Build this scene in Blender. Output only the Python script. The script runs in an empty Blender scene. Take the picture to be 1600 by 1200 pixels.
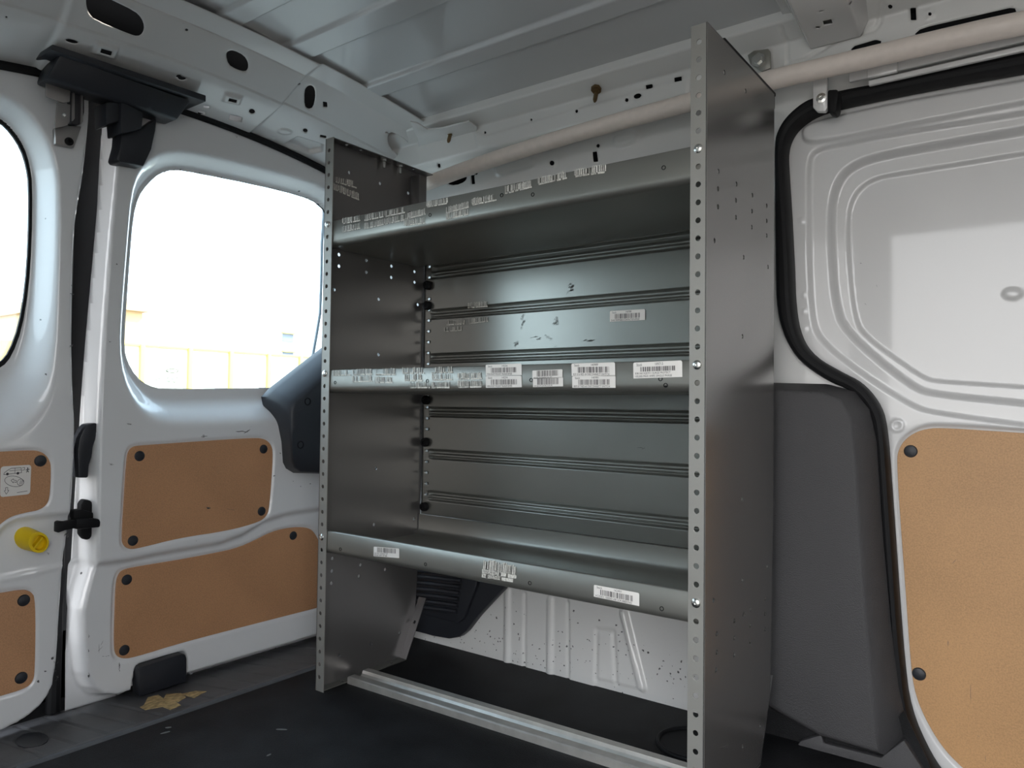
import bpy, bmesh, math, random
import numpy as np
from mathutils import Vector, Matrix

C = bpy.context.scene.collection
random.seed(7)
W, D, H = 0.818, 0.300, 1.120        # shelving unit width, depth, height
INCH = 0.0254

# ------------------------------------------------------------------ camera
CAM = np.array([1.21897, -0.99178, 0.57860])
YAW, PITCH, ROLL, FPX = 0.637790, 0.0278995, 0.0119201, 1168.43
_f = np.array([-math.sin(YAW)*math.cos(PITCH), math.cos(YAW)*math.cos(PITCH), math.sin(PITCH)])
_r = np.array([math.cos(YAW), math.sin(YAW), 0.0])
_u = np.cross(_r, _f)
_r, _u = math.cos(ROLL)*_r + math.sin(ROLL)*_u, -math.sin(ROLL)*_r + math.cos(ROLL)*_u
cd = bpy.data.cameras.new('camera'); cam = bpy.data.objects.new('camera', cd); C.objects.link(cam)
cd.sensor_fit = 'HORIZONTAL'; cd.sensor_width = 36.0; cd.lens = FPX/1600*36.0
cd.clip_start = 0.02; cd.clip_end = 300
cam.matrix_world = Matrix(((_r[0], _u[0], -_f[0], CAM[0]), (_r[1], _u[1], -_f[1], CAM[1]), (_r[2], _u[2], -_f[2], CAM[2]), (0, 0, 0, 1)))
bpy.context.scene.camera = cam

# ------------------------------------------------------------------ sky, sun, exposure
w = bpy.data.worlds.new('sky'); bpy.context.scene.world = w; w.use_nodes = True
nt = w.node_tree; nt.nodes.clear()
out = nt.nodes.new('ShaderNodeOutputWorld'); bg = nt.nodes.new('ShaderNodeBackground')
tc = nt.nodes.new('ShaderNodeTexCoord'); sx = nt.nodes.new('ShaderNodeSeparateXYZ'); cr = nt.nodes.new('ShaderNodeValToRGB')
nt.links.new(tc.outputs['Generated'], sx.inputs[0]); nt.links.new(sx.outputs['Z'], cr.inputs[0])
cr.color_ramp.elements[0].position = 0.0; cr.color_ramp.elements[0].color = (1.0, 0.985, 0.97, 1)
cr.color_ramp.elements[1].position = 0.9; cr.color_ramp.elements[1].color = (0.78, 0.88, 1.0, 1)
nt.links.new(cr.outputs[0], bg.inputs[0]); bg.inputs[1].default_value = 2.7
nt.links.new(bg.outputs[0], out.inputs[0])
sd = bpy.data.lights.new('sun', 'SUN'); sun = bpy.data.objects.new('sun', sd); C.objects.link(sun)
sd.energy = 5.0; sd.angle = math.radians(0.6); sd.color = (1.0, 0.93, 0.82)
sun.location = (6, 8, 12)
sun.rotation_euler = Vector((0.50, 0.62, 0.85)).to_track_quat('Z', 'Y').to_euler()
vs = bpy.context.scene.view_settings
vs.view_transform = 'Standard'; vs.look = 'None'; vs.gamma = 1.0; vs.use_curve_mapping = False
vs.exposure = 0.98

# ------------------------------------------------------------------ helpers: pixels of the photo to points of the place
def ray(px, py):
    d = _f + (px-800)/FPX*_r - (py-600)/FPX*_u
    return d
def un(px, py, ax, val):
    d = ray(px, py); t = (val-CAM[ax])/d[ax]
    return CAM + t*d
def proj(P):
    d = P-CAM; z = d @ _f
    return 800+FPX*(d @ _r)/z, 600-FPX*(d @ _u)/z

# ------------------------------------------------------------------ materials
MATS = {}
def mat(name, col, rough=0.5, metal=0.0, coat=0.0, noise=0.0, nscale=40.0, bump=0.0, bscale=200.0, spec=None):
    m = bpy.data.materials.new(name); m.use_nodes = True
    n = m.node_tree; b = n.nodes['Principled BSDF']
    b.inputs['Base Color'].default_value = (*col, 1); b.inputs['Roughness'].default_value = rough
    b.inputs['Metallic'].default_value = metal; b.inputs['Coat Weight'].default_value = coat
    b.inputs['Coat Roughness'].default_value = 0.08
    if spec is not None: b.inputs['Specular IOR Level'].default_value = spec
    t = n.nodes.new('ShaderNodeTexCoord')
    if noise:
        nz = n.nodes.new('ShaderNodeTexNoise'); nz.inputs['Scale'].default_value = nscale; nz.inputs['Detail'].default_value = 6
        n.links.new(t.outputs['Object'], nz.inputs['Vector'])
        r = n.nodes.new('ShaderNodeValToRGB'); r.color_ramp.elements[0].position = 0.3; r.color_ramp.elements[1].position = 0.7
        r.color_ramp.elements[0].color = (*[c*(1-noise) for c in col], 1); r.color_ramp.elements[1].color = (*[min(1, c*(1+noise)) for c in col], 1)
        n.links.new(nz.outputs['Fac'], r.inputs[0]); n.links.new(r.outputs[0], b.inputs['Base Color'])
    if bump:
        nb = n.nodes.new('ShaderNodeTexNoise'); nb.inputs['Scale'].default_value = bscale; nb.inputs['Detail'].default_value = 3
        n.links.new(t.outputs['Object'], nb.inputs['Vector'])
        bp = n.nodes.new('ShaderNodeBump'); bp.inputs['Strength'].default_value = bump; bp.inputs['Distance'].default_value = 0.002
        n.links.new(nb.outputs['Fac'], bp.inputs['Height']); n.links.new(bp.outputs[0], b.inputs['Normal'])
    MATS[name] = m
    return m

def paint_mat(name, col, pick=None, zmax=None, rough=0.34, cell=55.0, size=0.11):
    """glossy vehicle paint; pick = share of cells that carry a small dark chip"""
    m = mat(name, col, rough, coat=0.8); n = m.node_tree; b = n.nodes['Principled BSDF']; b.inputs['Coat Roughness'].default_value = 0.05
    if pick:
        N = n.nodes.new; L = n.links.new; t = N('ShaderNodeTexCoord'); v = N('ShaderNodeTexVoronoi'); v.inputs['Scale'].default_value = cell; v.inputs['Randomness'].default_value = 1.0
        wn = N('ShaderNodeTexNoise'); wn.inputs['Scale'].default_value = 260; wv = N('ShaderNodeVectorMath'); wv.operation = 'MULTIPLY_ADD'
        L(t.outputs['Object'], wn.inputs['Vector']); L(wn.outputs['Color'], wv.inputs[0]); wv.inputs[1].default_value = (0.006, 0.006, 0.006); L(t.outputs['Object'], wv.inputs[2]); L(wv.outputs[0], v.inputs['Vector'])
        sp = N('ShaderNodeSeparateColor'); L(v.outputs['Color'], sp.inputs[0])
        big = N('ShaderNodeMath'); big.operation = 'MULTIPLY'; L(sp.outputs[1], big.inputs[0]); big.inputs[1].default_value = size
        lt = N('ShaderNodeMath'); lt.operation = 'LESS_THAN'; L(v.outputs['Distance'], lt.inputs[0]); L(big.outputs[0], lt.inputs[1])
        cl = N('ShaderNodeTexNoise'); cl.inputs['Scale'].default_value = 5; L(t.outputs['Object'], cl.inputs['Vector'])
        mr = N('ShaderNodeMapRange'); mr.inputs['From Min'].default_value = 0.35; mr.inputs['From Max'].default_value = 0.65; mr.inputs['To Max'].default_value = 2*pick; L(cl.outputs['Fac'], mr.inputs['Value'])
        pk = N('ShaderNodeMath'); pk.operation = 'LESS_THAN'; L(sp.outputs[0], pk.inputs[0]); L(mr.outputs[0], pk.inputs[1])
        mu = N('ShaderNodeMath'); mu.operation = 'MULTIPLY'; L(lt.outputs[0], mu.inputs[0]); L(pk.outputs[0], mu.inputs[1]); fac = mu
        if zmax is not None:
            sz = N('ShaderNodeSeparateXYZ'); L(t.outputs['Object'], sz.inputs[0]); zz = N('ShaderNodeMapRange'); zz.inputs['From Min'].default_value = zmax-0.12; zz.inputs['From Max'].default_value = zmax
            zz.inputs['To Min'].default_value = 1; zz.inputs['To Max'].default_value = 0; L(sz.outputs['Z'], zz.inputs['Value']); m2 = N('ShaderNodeMath'); m2.operation = 'LESS_THAN'
            L(sp.outputs[2], m2.inputs[0]); L(zz.outputs[0], m2.inputs[1]); m3 = N('ShaderNodeMath'); m3.operation = 'MULTIPLY'; L(mu.outputs[0], m3.inputs[0]); L(m2.outputs[0], m3.inputs[1]); fac = m3
        mx = N('ShaderNodeMix'); mx.data_type = 'RGBA'; mx.inputs[6].default_value = (*col, 1); mx.inputs[7].default_value = (0.10, 0.10, 0.10, 1); L(fac.outputs[0], mx.inputs[0]); L(mx.outputs[2], b.inputs['Base Color'])
    return m

white = paint_mat('white_paint', (0.70, 0.695, 0.69))
body_shaded = paint_mat('body_white_shaded', (0.66, 0.65, 0.64))  # same white paint; the weaker light overhead is put into the colour
door_white = paint_mat('door_white_paint', (0.78, 0.78, 0.785), 0.10, cell=48, size=0.13)
wheel_white = paint_mat('speckled_white_paint', (0.74, 0.735, 0.72), 1.0, zmax=-0.42, cell=95, size=0.20)
roof_shaded = mat('roof_paint_shaded', (0.56, 0.565, 0.57), 0.30, coat=0.6)  # the body's white again, its shade mixed into a greyer tone
tube_white = mat('cream_tube_paint', (0.84, 0.75, 0.68), 0.45, noise=0.04, nscale=60)

def steel_mat(name, col, rough, metal, dirt):
    m = mat(name, col, rough, metal)
    n = m.node_tree; b = n.nodes['Principled BSDF']
    t = n.nodes.new('ShaderNodeTexCoord'); a = n.nodes.new('ShaderNodeTexNoise'); a.inputs['Scale'].default_value = 5; a.inputs['Detail'].default_value = 3
    n.links.new(t.outputs['Object'], a.inputs['Vector'])
    r = n.nodes.new('ShaderNodeValToRGB'); r.color_ramp.elements[0].position = 0.33; r.color_ramp.elements[1].position = 0.62
    r.color_ramp.elements[0].color = (*[x*(1-dirt) for x in col], 1); r.color_ramp.elements[1].color = (*col, 1)
    n.links.new(a.outputs['Fac'], r.inputs[0]); n.links.new(r.outputs[0], b.inputs['Base Color'])
    return m
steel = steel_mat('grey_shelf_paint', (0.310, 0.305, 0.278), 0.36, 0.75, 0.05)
steel_shaded = steel_mat('grey_panel_shaded', (0.185, 0.177, 0.175), 0.28, 0.65, 0.05)  # same grey as the other side panel, with shade painted in
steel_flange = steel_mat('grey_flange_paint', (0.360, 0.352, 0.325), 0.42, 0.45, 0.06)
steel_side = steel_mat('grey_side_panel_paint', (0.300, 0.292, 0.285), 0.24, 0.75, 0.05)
steel_back = steel_mat('grey_back_panel_paint', (0.300, 0.302, 0.280), 0.30, 0.85, 0.08)

def board_mat(name, col):
    m = mat(name, col, 0.5)
    n = m.node_tree; b = n.nodes['Principled BSDF']; t = n.nodes.new('ShaderNodeTexCoord')
    a = n.nodes.new('ShaderNodeTexNoise'); a.inputs['Scale'].default_value = 420; a.inputs['Detail'].default_value = 4
    c = n.nodes.new('ShaderNodeTexNoise'); c.inputs['Scale'].default_value = 7; c.inputs['Detail'].default_value = 7
    for q in (a, c): n.links.new(t.outputs['Object'], q.inputs['Vector'])
    ad = n.nodes.new('ShaderNodeMath'); ad.operation = 'MULTIPLY_ADD'; n.links.new(c.outputs['Fac'], ad.inputs[0]); ad.inputs[1].default_value = 0.55; n.links.new(a.outputs['Fac'], ad.inputs[2])
    r = n.nodes.new('ShaderNodeValToRGB')
    for i, (p, k) in enumerate(((0.62, 0.82), (1.0, 1.06))):
        r.color_ramp.elements[i].position = p; r.color_ramp.elements[i].color = (*[x*k for x in col], 1)
    e = r.color_ramp.elements.new(0.80); e.color = (*[x*0.95 for x in col], 1)
    hf = n.nodes.new('ShaderNodeMath'); hf.operation = 'MULTIPLY'; hf.inputs[1].default_value = 1.05; n.links.new(ad.outputs[0], hf.inputs[0])
    n.links.new(hf.outputs[0], r.inputs[0]); n.links.new(r.outputs[0], b.inputs['Base Color'])
    return m
board = board_mat('brown_hardboard', (0.54, 0.285, 0.145))
board_l = board_mat('tan_hardboard', (0.56, 0.315, 0.140))
black_pl = mat('black_plastic', (0.022, 0.024, 0.030), 0.45, bump=0.15, bscale=900)
trim_pl = mat('charcoal_trim_plastic', (0.052, 0.050, 0.052), 0.5, bump=0.5, bscale=700)
rubber = mat('black_rubber', (0.007, 0.007, 0.008), 0.6, spec=0.25)
mat_rub = mat('black_floor_mat', (0.0105, 0.0105, 0.0115), 0.6, spec=0.22, noise=0.5, nscale=14, bump=0.5, bscale=500)
sill_pl = mat('grey_sill_plastic', (0.080, 0.080, 0.085), 0.5, noise=0.15, nscale=25, bump=0.3, bscale=600)
alu = mat('aluminium', (0.66, 0.64, 0.60), 0.38, 0.7, noise=0.12, nscale=30)
zinc = mat('zinc_plated_steel', (0.75, 0.75, 0.72), 0.25, 1.0)
brass = mat('brass_bolt', (0.20, 0.135, 0.07), 0.45, 0.9)
yellow = mat('yellow_plastic', (0.80, 0.55, 0.0), 0.4)
paper = mat('white_label_paper', (0.80, 0.77, 0.73), 0.6)
paper_worn = mat('worn_label_paper', (0.70, 0.68, 0.62), 0.6, noise=0.25, nscale=300)
ink = mat('black_ink', (0.05, 0.045, 0.05), 0.6)
pale_dust = mat('pale_dust', (0.16, 0.16, 0.155), 0.8)
dirt_scuff = mat('dark_scuff', (0.10, 0.10, 0.10), 0.7)
glue = mat('old_sticker_glue', (0.50, 0.36, 0.17), 0.8, noise=0.5, nscale=90)
cavity_shade = mat('cavity_shade_black', (0.018, 0.018, 0.019), 0.7, spec=0.2)  # near black paints in the shade inside the hollow body
fence_m = mat('yellow_boards', (0.90, 0.86, 0.72), 0.8, noise=0.12, nscale=3)
fence_p = mat('yellow_post_paint', (0.85, 0.66, 0.18), 0.8)
build_o = mat('ochre_render', (0.80, 0.55, 0.30), 0.9)
build_w = mat('white_render', (0.85, 0.84, 0.82), 0.9)
win_dk = mat('grey_window_glass', (0.28, 0.30, 0.36), 0.3)
ground_m = mat('concrete_yard', (0.16, 0.15, 0.135), 0.9, noise=0.15, nscale=2)
glass = bpy.data.materials.new('tinted_glass'); glass.use_nodes = True
_n = glass.node_tree; _n.nodes.clear()
_o = _n.nodes.new('ShaderNodeOutputMaterial'); _m = _n.nodes.new('ShaderNodeMixShader'); _t = _n.nodes.new('ShaderNodeBsdfTransparent'); _g = _n.nodes.new('ShaderNodeBsdfGlossy')
_t.inputs[0].default_value = (0.84, 0.945, 1.0, 1); _g.inputs['Roughness'].default_value = 0.02; _m.inputs[0].default_value = 0.04
_n.links.new(_t.outputs[0], _m.inputs[1]); _n.links.new(_g.outputs[0], _m.inputs[2]); _n.links.new(_m.outputs[0], _o.inputs[0])

# ------------------------------------------------------------------ object helpers
def wloc(o):
    v = Vector((0, 0, 0))
    while o: v += o.location; o = o.parent
    return v
def link(name, V, F, mats, parent=None, smooth=False, mi=None, sharp=None, loc=None):
    """ONE mesh object from world-space vertices; its origin sits in its own middle"""
    V = np.asarray(V, float)
    c = (V.min(0)+V.max(0))/2 if loc is None else np.asarray(loc, float)
    me = bpy.data.meshes.new(name); me.from_pydata((V-c).tolist(), [], [list(map(int, f)) for f in F])
    if not isinstance(mats, (list, tuple)): mats = [mats]
    for m in mats: me.materials.append(m)
    if mi is not None: me.polygons.foreach_set('material_index', np.asarray(mi, np.int32))
    if smooth: me.polygons.foreach_set('use_smooth', np.ones(len(F), bool))
    me.update()
    if smooth and sharp: me.set_sharp_from_angle(angle=math.radians(sharp))
    o = bpy.data.objects.new(name, me); C.objects.link(o)
    if parent: o.parent = parent; o.location = Vector(c)-wloc(parent)
    else: o.location = Vector(c)
    return o
def tag(o, label=None, cat=None, group=None, kind=None):
    if label: o['label'] = label
    if cat: o['category'] = cat
    if group: o['group'] = group
    if kind: o['kind'] = kind
    return o
def empty(name, loc, label=None, cat=None, group=None, kind=None):
    o = bpy.data.objects.new(name, None); C.objects.link(o); o.location = loc; o.empty_display_size = 0.05
    return tag(o, label, cat, group, kind)

class MB:
    """collects shapes that form ONE part"""
    def __init__(s): s.V = []; s.F = []; s.M = []
    def add(s, V, F, m=0):
        k = len(s.V); s.V += [tuple(map(float, v)) for v in V]; s.F += [tuple(int(i)+k for i in f) for f in F]; s.M += [m]*len(F); return s
    def build(s, name, mats, parent=None, smooth=True, sharp=35, loc=None):
        return link(name, s.V, s.F, mats, parent, smooth, s.M, sharp, loc)
    def box(s, lo, hi, bev=0.0, m=0, rot=None):
        bm = bmesh.new(); bmesh.ops.create_cube(bm, size=1)
        lo = Vector(lo); hi = Vector(hi); c = (lo+hi)/2; d = hi-lo
        for v in bm.verts: v.co = Vector((v.co.x*d.x, v.co.y*d.y, v.co.z*d.z))
        if bev: bmesh.ops.bevel(bm, geom=bm.edges[:], offset=bev, segments=2, profile=0.5, affect='EDGES')
        R = rot.to_matrix() if rot is not None else Matrix.Identity(3)
        bm.verts.index_update()
        s.add([c+R @ v.co for v in bm.verts], [[v.index for v in f.verts] for f in bm.faces], m); bm.free(); return s
    def tube(s, pts, r, seg=12, m=0, cap=True, rad=None):
        P = [Vector(p) for p in pts]; V = []; F = []
        t0 = (P[1]-P[0]).normalized(); up = Vector((0, 0, 1)) if abs(t0.z) < 0.9 else Vector((1, 0, 0))
        nrm = (up-t0*up.dot(t0)).normalized()
        for i, p in enumerate(P):
            t = ((P[min(i+1, len(P)-1)]-P[max(i-1, 0)])).normalized()
            nrm = (nrm-t*nrm.dot(t)).normalized(); b = t.cross(nrm)
            rr = rad[i] if rad else r
            V += [p+rr*(math.cos(a)*nrm+math.sin(a)*b) for a in (2*math.pi*k/seg for k in range(seg))]
        for i in range(len(P)-1):
            for k in range(seg): F.append((i*seg+k, i*seg+(k+1) % seg, (i+1)*seg+(k+1) % seg, (i+1)*seg+k))
        if cap: F += [tuple(range(seg-1, -1, -1)), tuple((len(P)-1)*seg+k for k in range(seg))]
        return s.add(V, F, m)
    def lathe(s, prof, org, axis, seg=16, m=0):
        """prof: (radius, height) list turned about axis from org"""
        a = Vector(axis).normalized(); up = Vector((0, 0, 1)) if abs(a.z) < 0.9 else Vector((1, 0, 0))
        n = (up-a*up.dot(a)).normalized(); b = a.cross(n); V = []; F = []; o = Vector(org)
        for r, h in prof:
            V += [o+a*h+r*(math.cos(q)*n+math.sin(q)*b) for q in (2*math.pi*k/seg for k in range(seg))]
        for i in range(len(prof)-1):
            for k in range(seg): F.append((i*seg+k, i*seg+(k+1) % seg, (i+1)*seg+(k+1) % seg, (i+1)*seg+k))
        F += [tuple(range(seg-1, -1, -1)), tuple((len(prof)-1)*seg+k for k in range(seg))]
        return s.add(V, F, m)
    def prism(s, poly, vec, m=0, bev=0.0, seg=2):
        """polygon of 3-D points pushed along vec"""
        bm = bmesh.new(); vs = [bm.verts.new(Vector(p)) for p in poly]; f = bm.faces.new(vs)
        g = bmesh.ops.extrude_face_region(bm, geom=[f]); v2 = [e for e in g['geom'] if isinstance(e, bmesh.types.BMVert)]
        bmesh.ops.translate(bm, verts=v2, vec=Vector(vec))
        bmesh.ops.recalc_face_normals(bm, faces=bm.faces[:])
        if bev: bmesh.ops.bevel(bm, geom=bm.edges[:], offset=bev, segments=seg, profile=0.5, affect='EDGES', clamp_overlap=True)
        bm.verts.index_update()
        s.add([v.co.copy() for v in bm.verts], [[v.index for v in f.verts] for f in bm.faces], m); bm.free(); return s
    def profile(s, prof, x0, x1, axes=(0, 1, 2), m=0, closed=True, xs=None):
        """closed section (b, c) swept along axis axes[0] from x0 to x1"""
        n = len(prof); V = []
        for x in (xs or (x0, x1)):
            for b, c in prof:
                p = [0, 0, 0]; p[axes[0]] = x; p[axes[1]] = b; p[axes[2]] = c; V.append(p)
        F = []; L = len(V)//n
        for i in range(L-1):
            for k in range(n if closed else n-1): F.append((i*n+k, i*n+(k+1) % n, (i+1)*n+(k+1) % n, (i+1)*n+k))
        if closed: F += [tuple(range(n-1, -1, -1)), tuple((L-1)*n+k for k in range(n))]
        return s.add(V, F, m)

def chaikin(P, it=2, closed=True):
    P = np.asarray(P, float)
    for _ in range(it):
        Q = np.roll(P, -1, 0) if closed else P[1:]
        A = P if closed else P[:-1]
        N = np.empty((2*len(A), P.shape[1])); N[0::2] = 0.75*A+0.25*Q; N[1::2] = 0.25*A+0.75*Q
        P = N if closed else np.vstack([P[:1], N, P[-1:]])
    return P
def circ(c, r, n=14): return [(c[0]+r*math.cos(2*math.pi*k/n), c[1]+r*math.sin(2*math.pi*k/n)) for k in range(n)]
def plate2d(outline, holes, half, bev=0.0):
    """flat plate with real holes: (verts 2-D + thickness, faces), from a filled curve"""
    cu = bpy.data.curves.new('tmp', 'CURVE'); cu.dimensions = '2D'; cu.fill_mode = 'BOTH'; cu.extrude = max(half-bev, 0)
    cu.bevel_depth = bev; cu.bevel_resolution = 1; cu.offset = -bev
    for ring in [outline]+list(holes):
        sp = cu.splines.new('POLY'); sp.points.add(len(ring)-1); sp.use_cyclic_u = True
        for q, p in zip(sp.points, ring): q.co = (p[0], p[1], 0, 1)
    o = bpy.data.objects.new('tmp', cu); C.objects.link(o)
    dg = bpy.context.evaluated_depsgraph_get(); me = bpy.data.meshes.new_from_object(o.evaluated_get(dg))
    V = [tuple(v.co) for v in me.vertices]; F = [tuple(p.vertices) for p in me.polygons]
    bpy.data.objects.remove(o); bpy.data.curves.remove(cu); bpy.data.meshes.remove(me)
    return V, F
def plate(mb, outline, holes, thick, org, ua, va, bev=0.0, m=0):
    V, F = plate2d(outline, holes, thick/2, bev)
    ua = Vector(ua); va = Vector(va); na = ua.cross(va); o = Vector(org)
    mb.add([o+ua*a+va*b+na*c for a, b, c in V], F, m)
    return mb

def poly_sd(U, V, P):
    """signed distance to a closed polygon, negative inside"""
    P = np.asarray(P, float); Q = np.roll(P, -1, 0); d2 = np.full(U.shape, 1e9); ins = np.zeros(U.shape, bool)
    for (ax, ay), (bx, by) in zip(P, Q):
        ex, ey = bx-ax, by-ay; l = ex*ex+ey*ey
        if l < 1e-14: continue
        wx, wy = U-ax, V-ay; t = np.clip((wx*ex+wy*ey)/l, 0, 1)
        d2 = np.minimum(d2, (wx-t*ex)**2+(wy-t*ey)**2)
        c = ((ay > V) != (by > V))
        if ey: ins ^= c & (U < ex*(V-ay)/ey+ax)
    return np.where(ins, -1, 1)*np.sqrt(d2)
def line_d(U, V, P):
    P = np.asarray(P, float); d2 = np.full(U.shape, 1e9)
    for (ax, ay), (bx, by) in zip(P[:-1], P[1:]):
        ex, ey = bx-ax, by-ay; l = ex*ex+ey*ey+1e-14
        wx, wy = U-ax, V-ay; t = np.clip((wx*ex+wy*ey)/l, 0, 1)
        d2 = np.minimum(d2, (wx-t*ex)**2+(wy-t*ey)**2)
    return np.sqrt(d2)
def sstep(t): t = np.clip(t, 0, 1); return t*t*(3-2*t)

class Surf:
    """pressed sheet metal: a base surface P(u, v), pushed along its normal by steps and beads, with holes cut out"""
    def __init__(s, P, ur, vr, res, flip=1):
        s.P = P; s.ur = ur; s.vr = vr; s.ru, s.rv = res if isinstance(res, tuple) else (res, res); s.res = min(s.ru, s.rv); s.flip = flip; s.feats = []; s.holes = []
        gu = np.linspace(*ur, 80); gv = np.linspace(*vr, 80); s.gu, s.gv = [a.ravel() for a in np.meshgrid(gu, gv)]
        s.gP = P(s.gu, s.gv); s.gx, s.gy = proj(s.gP)
    def N(s, u, v):
        e = 1e-4; a = s.P(u+e, v)-s.P(u-e, v); b = s.P(u, v+e)-s.P(u, v-e); n = np.cross(a, b)
        return s.flip*n/np.maximum(np.linalg.norm(n, axis=-1, keepdims=True), 1e-12)
    def at(s, u, v, h=0.0):
        u = np.atleast_1d(float(u)); v = np.atleast_1d(float(v)); return (s.P(u, v)+h*s.N(u, v))[0]
    def uv(s, px, py, h=0.0):
        i = np.argmin((s.gx-px)**2+(s.gy-py)**2); u, v = s.gu[i], s.gv[i]
        for _ in range(12):
            f = lambda a, b: np.array(proj(s.at(a, b, h)))
            p0 = f(u, v); e = 1e-4; J = np.column_stack([(f(u+e, v)-p0)/e, (f(u, v+e)-p0)/e])
            dd = np.linalg.lstsq(J, np.array([px, py])-p0, rcond=None)[0]; dd = np.clip(dd, -0.15, 0.15); u += dd[0]; v += dd[1]
        return (u, v)
    def poly(s, pts, h=0.0, it=0): 
        P = np.array([s.uv(x, y, h) for x, y in pts]); return chaikin(P, it) if it else P
    def step(s, poly, d, wd): s.feats.append(('s', np.asarray(poly), d, wd)); return s
    def bead(s, line, d, r): s.feats.append(('b', np.asarray(line), d, r)); return s
    def hole(s, poly): s.holes.append(np.asarray(poly)); return s
    def hgt(s, U, V):
        h = np.zeros(U.shape)
        for k, p, d, wd in s.feats:
            lo = p.min(0)-abs(wd)*2; hi = p.max(0)+abs(wd)*2
            m = (U > lo[0]) & (U < hi[0]) & (V > lo[1]) & (V < hi[1])
            if not m.any(): continue
            if k == 's': h[m] += d*sstep(0.5-poly_sd(U[m], V[m], p)/wd)
            else:
                t = np.clip(1-(line_d(U[m], V[m], p)/wd)**2, 0, 1); h[m] += d*t*t*(3-2*t)
        return h
    def build(s, name, m, parent=None, back=0.0):
        nu = max(2, int((s.ur[1]-s.ur[0])/s.ru)); nv = max(2, int((s.vr[1]-s.vr[0])/s.rv))
        U, V = np.meshgrid(np.linspace(*s.ur, nu+1), np.linspace(*s.vr, nv+1)); U = U.ravel().copy(); V = V.ravel().copy()
        dead = np.zeros(U.shape, bool); SD = np.full(U.shape, 1e9); r = s.res
        for p in s.holes:
            lo = p.min(0)-3*r; hi = p.max(0)+3*r
            i = np.where((U > lo[0]) & (U < hi[0]) & (V > lo[1]) & (V < hi[1]))[0]
            for it in range(2):
                d = poly_sd(U[i], V[i], p); e = 1e-5
                gx = (poly_sd(U[i]+e, V[i], p)-d)/e; gy = (poly_sd(U[i], V[i]+e, p)-d)/e
                k = np.abs(d) < 0.62*r
                U[i] -= np.where(k, d*gx, 0); V[i] -= np.where(k, d*gy, 0)
            SD[i] = np.minimum(SD[i], poly_sd(U[i], V[i], p))
        h = s.hgt(U, V); P = s.P(U, V)+h[:, None]*s.N(U, V)
        ii, jj = np.meshgrid(np.arange(nu), np.arange(nv)); a = (jj*(nu+1)+ii).ravel()
        q = np.column_stack([a, a+1, a+nu+2, a+nu+1])
        if s.flip < 0: q = q[:, ::-1]
        sq = SD[q]; near = (sq < 0.05*r).any(1)
        F = [tuple(x) for x in q[~near]]
        for x in q[near]:
            for t in ((0, 1, 2), (0, 2, 3)) if abs(SD[x[0]])+abs(SD[x[2]]) < abs(SD[x[1]])+abs(SD[x[3]]) else ((0, 1, 3), (1, 2, 3)):
                f = x[list(t)]
                if SD[f].mean() > 1e-5 or (SD[f].max() < 1e-5 and SD[f].min() > -1e-5 and False): F.append(tuple(f))
        used = np.unique(np.concatenate([np.array(list(f)) for f in F])); mp = -np.ones(len(P), int); mp[used] = np.arange(len(used))
        o = link(name, P[used], [tuple(mp[list(f)]) for f in F], m, parent, True, None, None)
        if back:
            so = o.modifiers.new('sheet', 'SOLIDIFY'); so.thickness = back; so.offset = -1
        return o
def plane_x(X): return lambda u, v: np.stack([np.full(np.shape(u), X), u, v], -1)
def plane_y(Y): return lambda u, v: np.stack([u, np.full(np.shape(u), Y), v], -1)
def uvx(pts, X): return [(p[1], p[2]) for p in (un(a, b, 0, X) for a, b in pts)]
def uvy(pts, Y): return [(p[0], p[2]) for p in (un(a, b, 1, Y) for a, b in pts)]
def px_box(cx, cy, hw, hh, ang=0.0):
    c, q = math.cos(ang), math.sin(ang)
    return [(cx+a*c-b*q, cy+a*q+b*c) for a, b in ((-hw, -hh), (hw, -hh), (hw, hh), (-hw, hh))]
def px_oval(cx, cy, hw, hh, ang=0.0, n=12):
    c, q = math.cos(ang), math.sin(ang)
    return [(cx+hw*math.cos(t)*c-hh*math.sin(t)*q, cy+hw*math.cos(t)*q+hh*math.sin(t)*c) for t in (2*math.pi*k/n for k in range(n))]

def drape(S, poly, t, h=0.0):
    """a thin flat thing lying on a surface: outline in that surface's own coordinates"""
    V, F = plate2d([(p[0], p[1]) for p in poly], [], t/2); return [S.at(x, y, h+t/2+z) for x, y, z in V], F

# ================================================================== THE VAN BODY
def roof_z(y): return 1.335-0.151*(y+0.33)**2

# ---- ceiling
S = Surf(lambda u, v: np.stack([u, v, roof_z(v)], -1), (-0.115, 2.5), (-1.04, 0.3215), (0.03, 0.0022), -1)
bands = []
for a, b in (((455, 65), (485, 87)), ((575, 130), (597, 146)), ((346, 16), (376, 36))):
    bands.append((S.uv(*a)[1], S.uv(*b)[1]))
for y0, y1 in bands+[(-0.66-b, -0.66-a) for a, b in bands[:2]]:
    S.step([(-0.5, y0), (3, y0), (3, y1), (-0.5, y1)], 0.0095, 0.0065)
tag(S.build('ceiling', roof_shaded, back=0.002), 'white sheet-metal van roof with long pressed ribs', 'ceiling', kind='structure')

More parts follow.
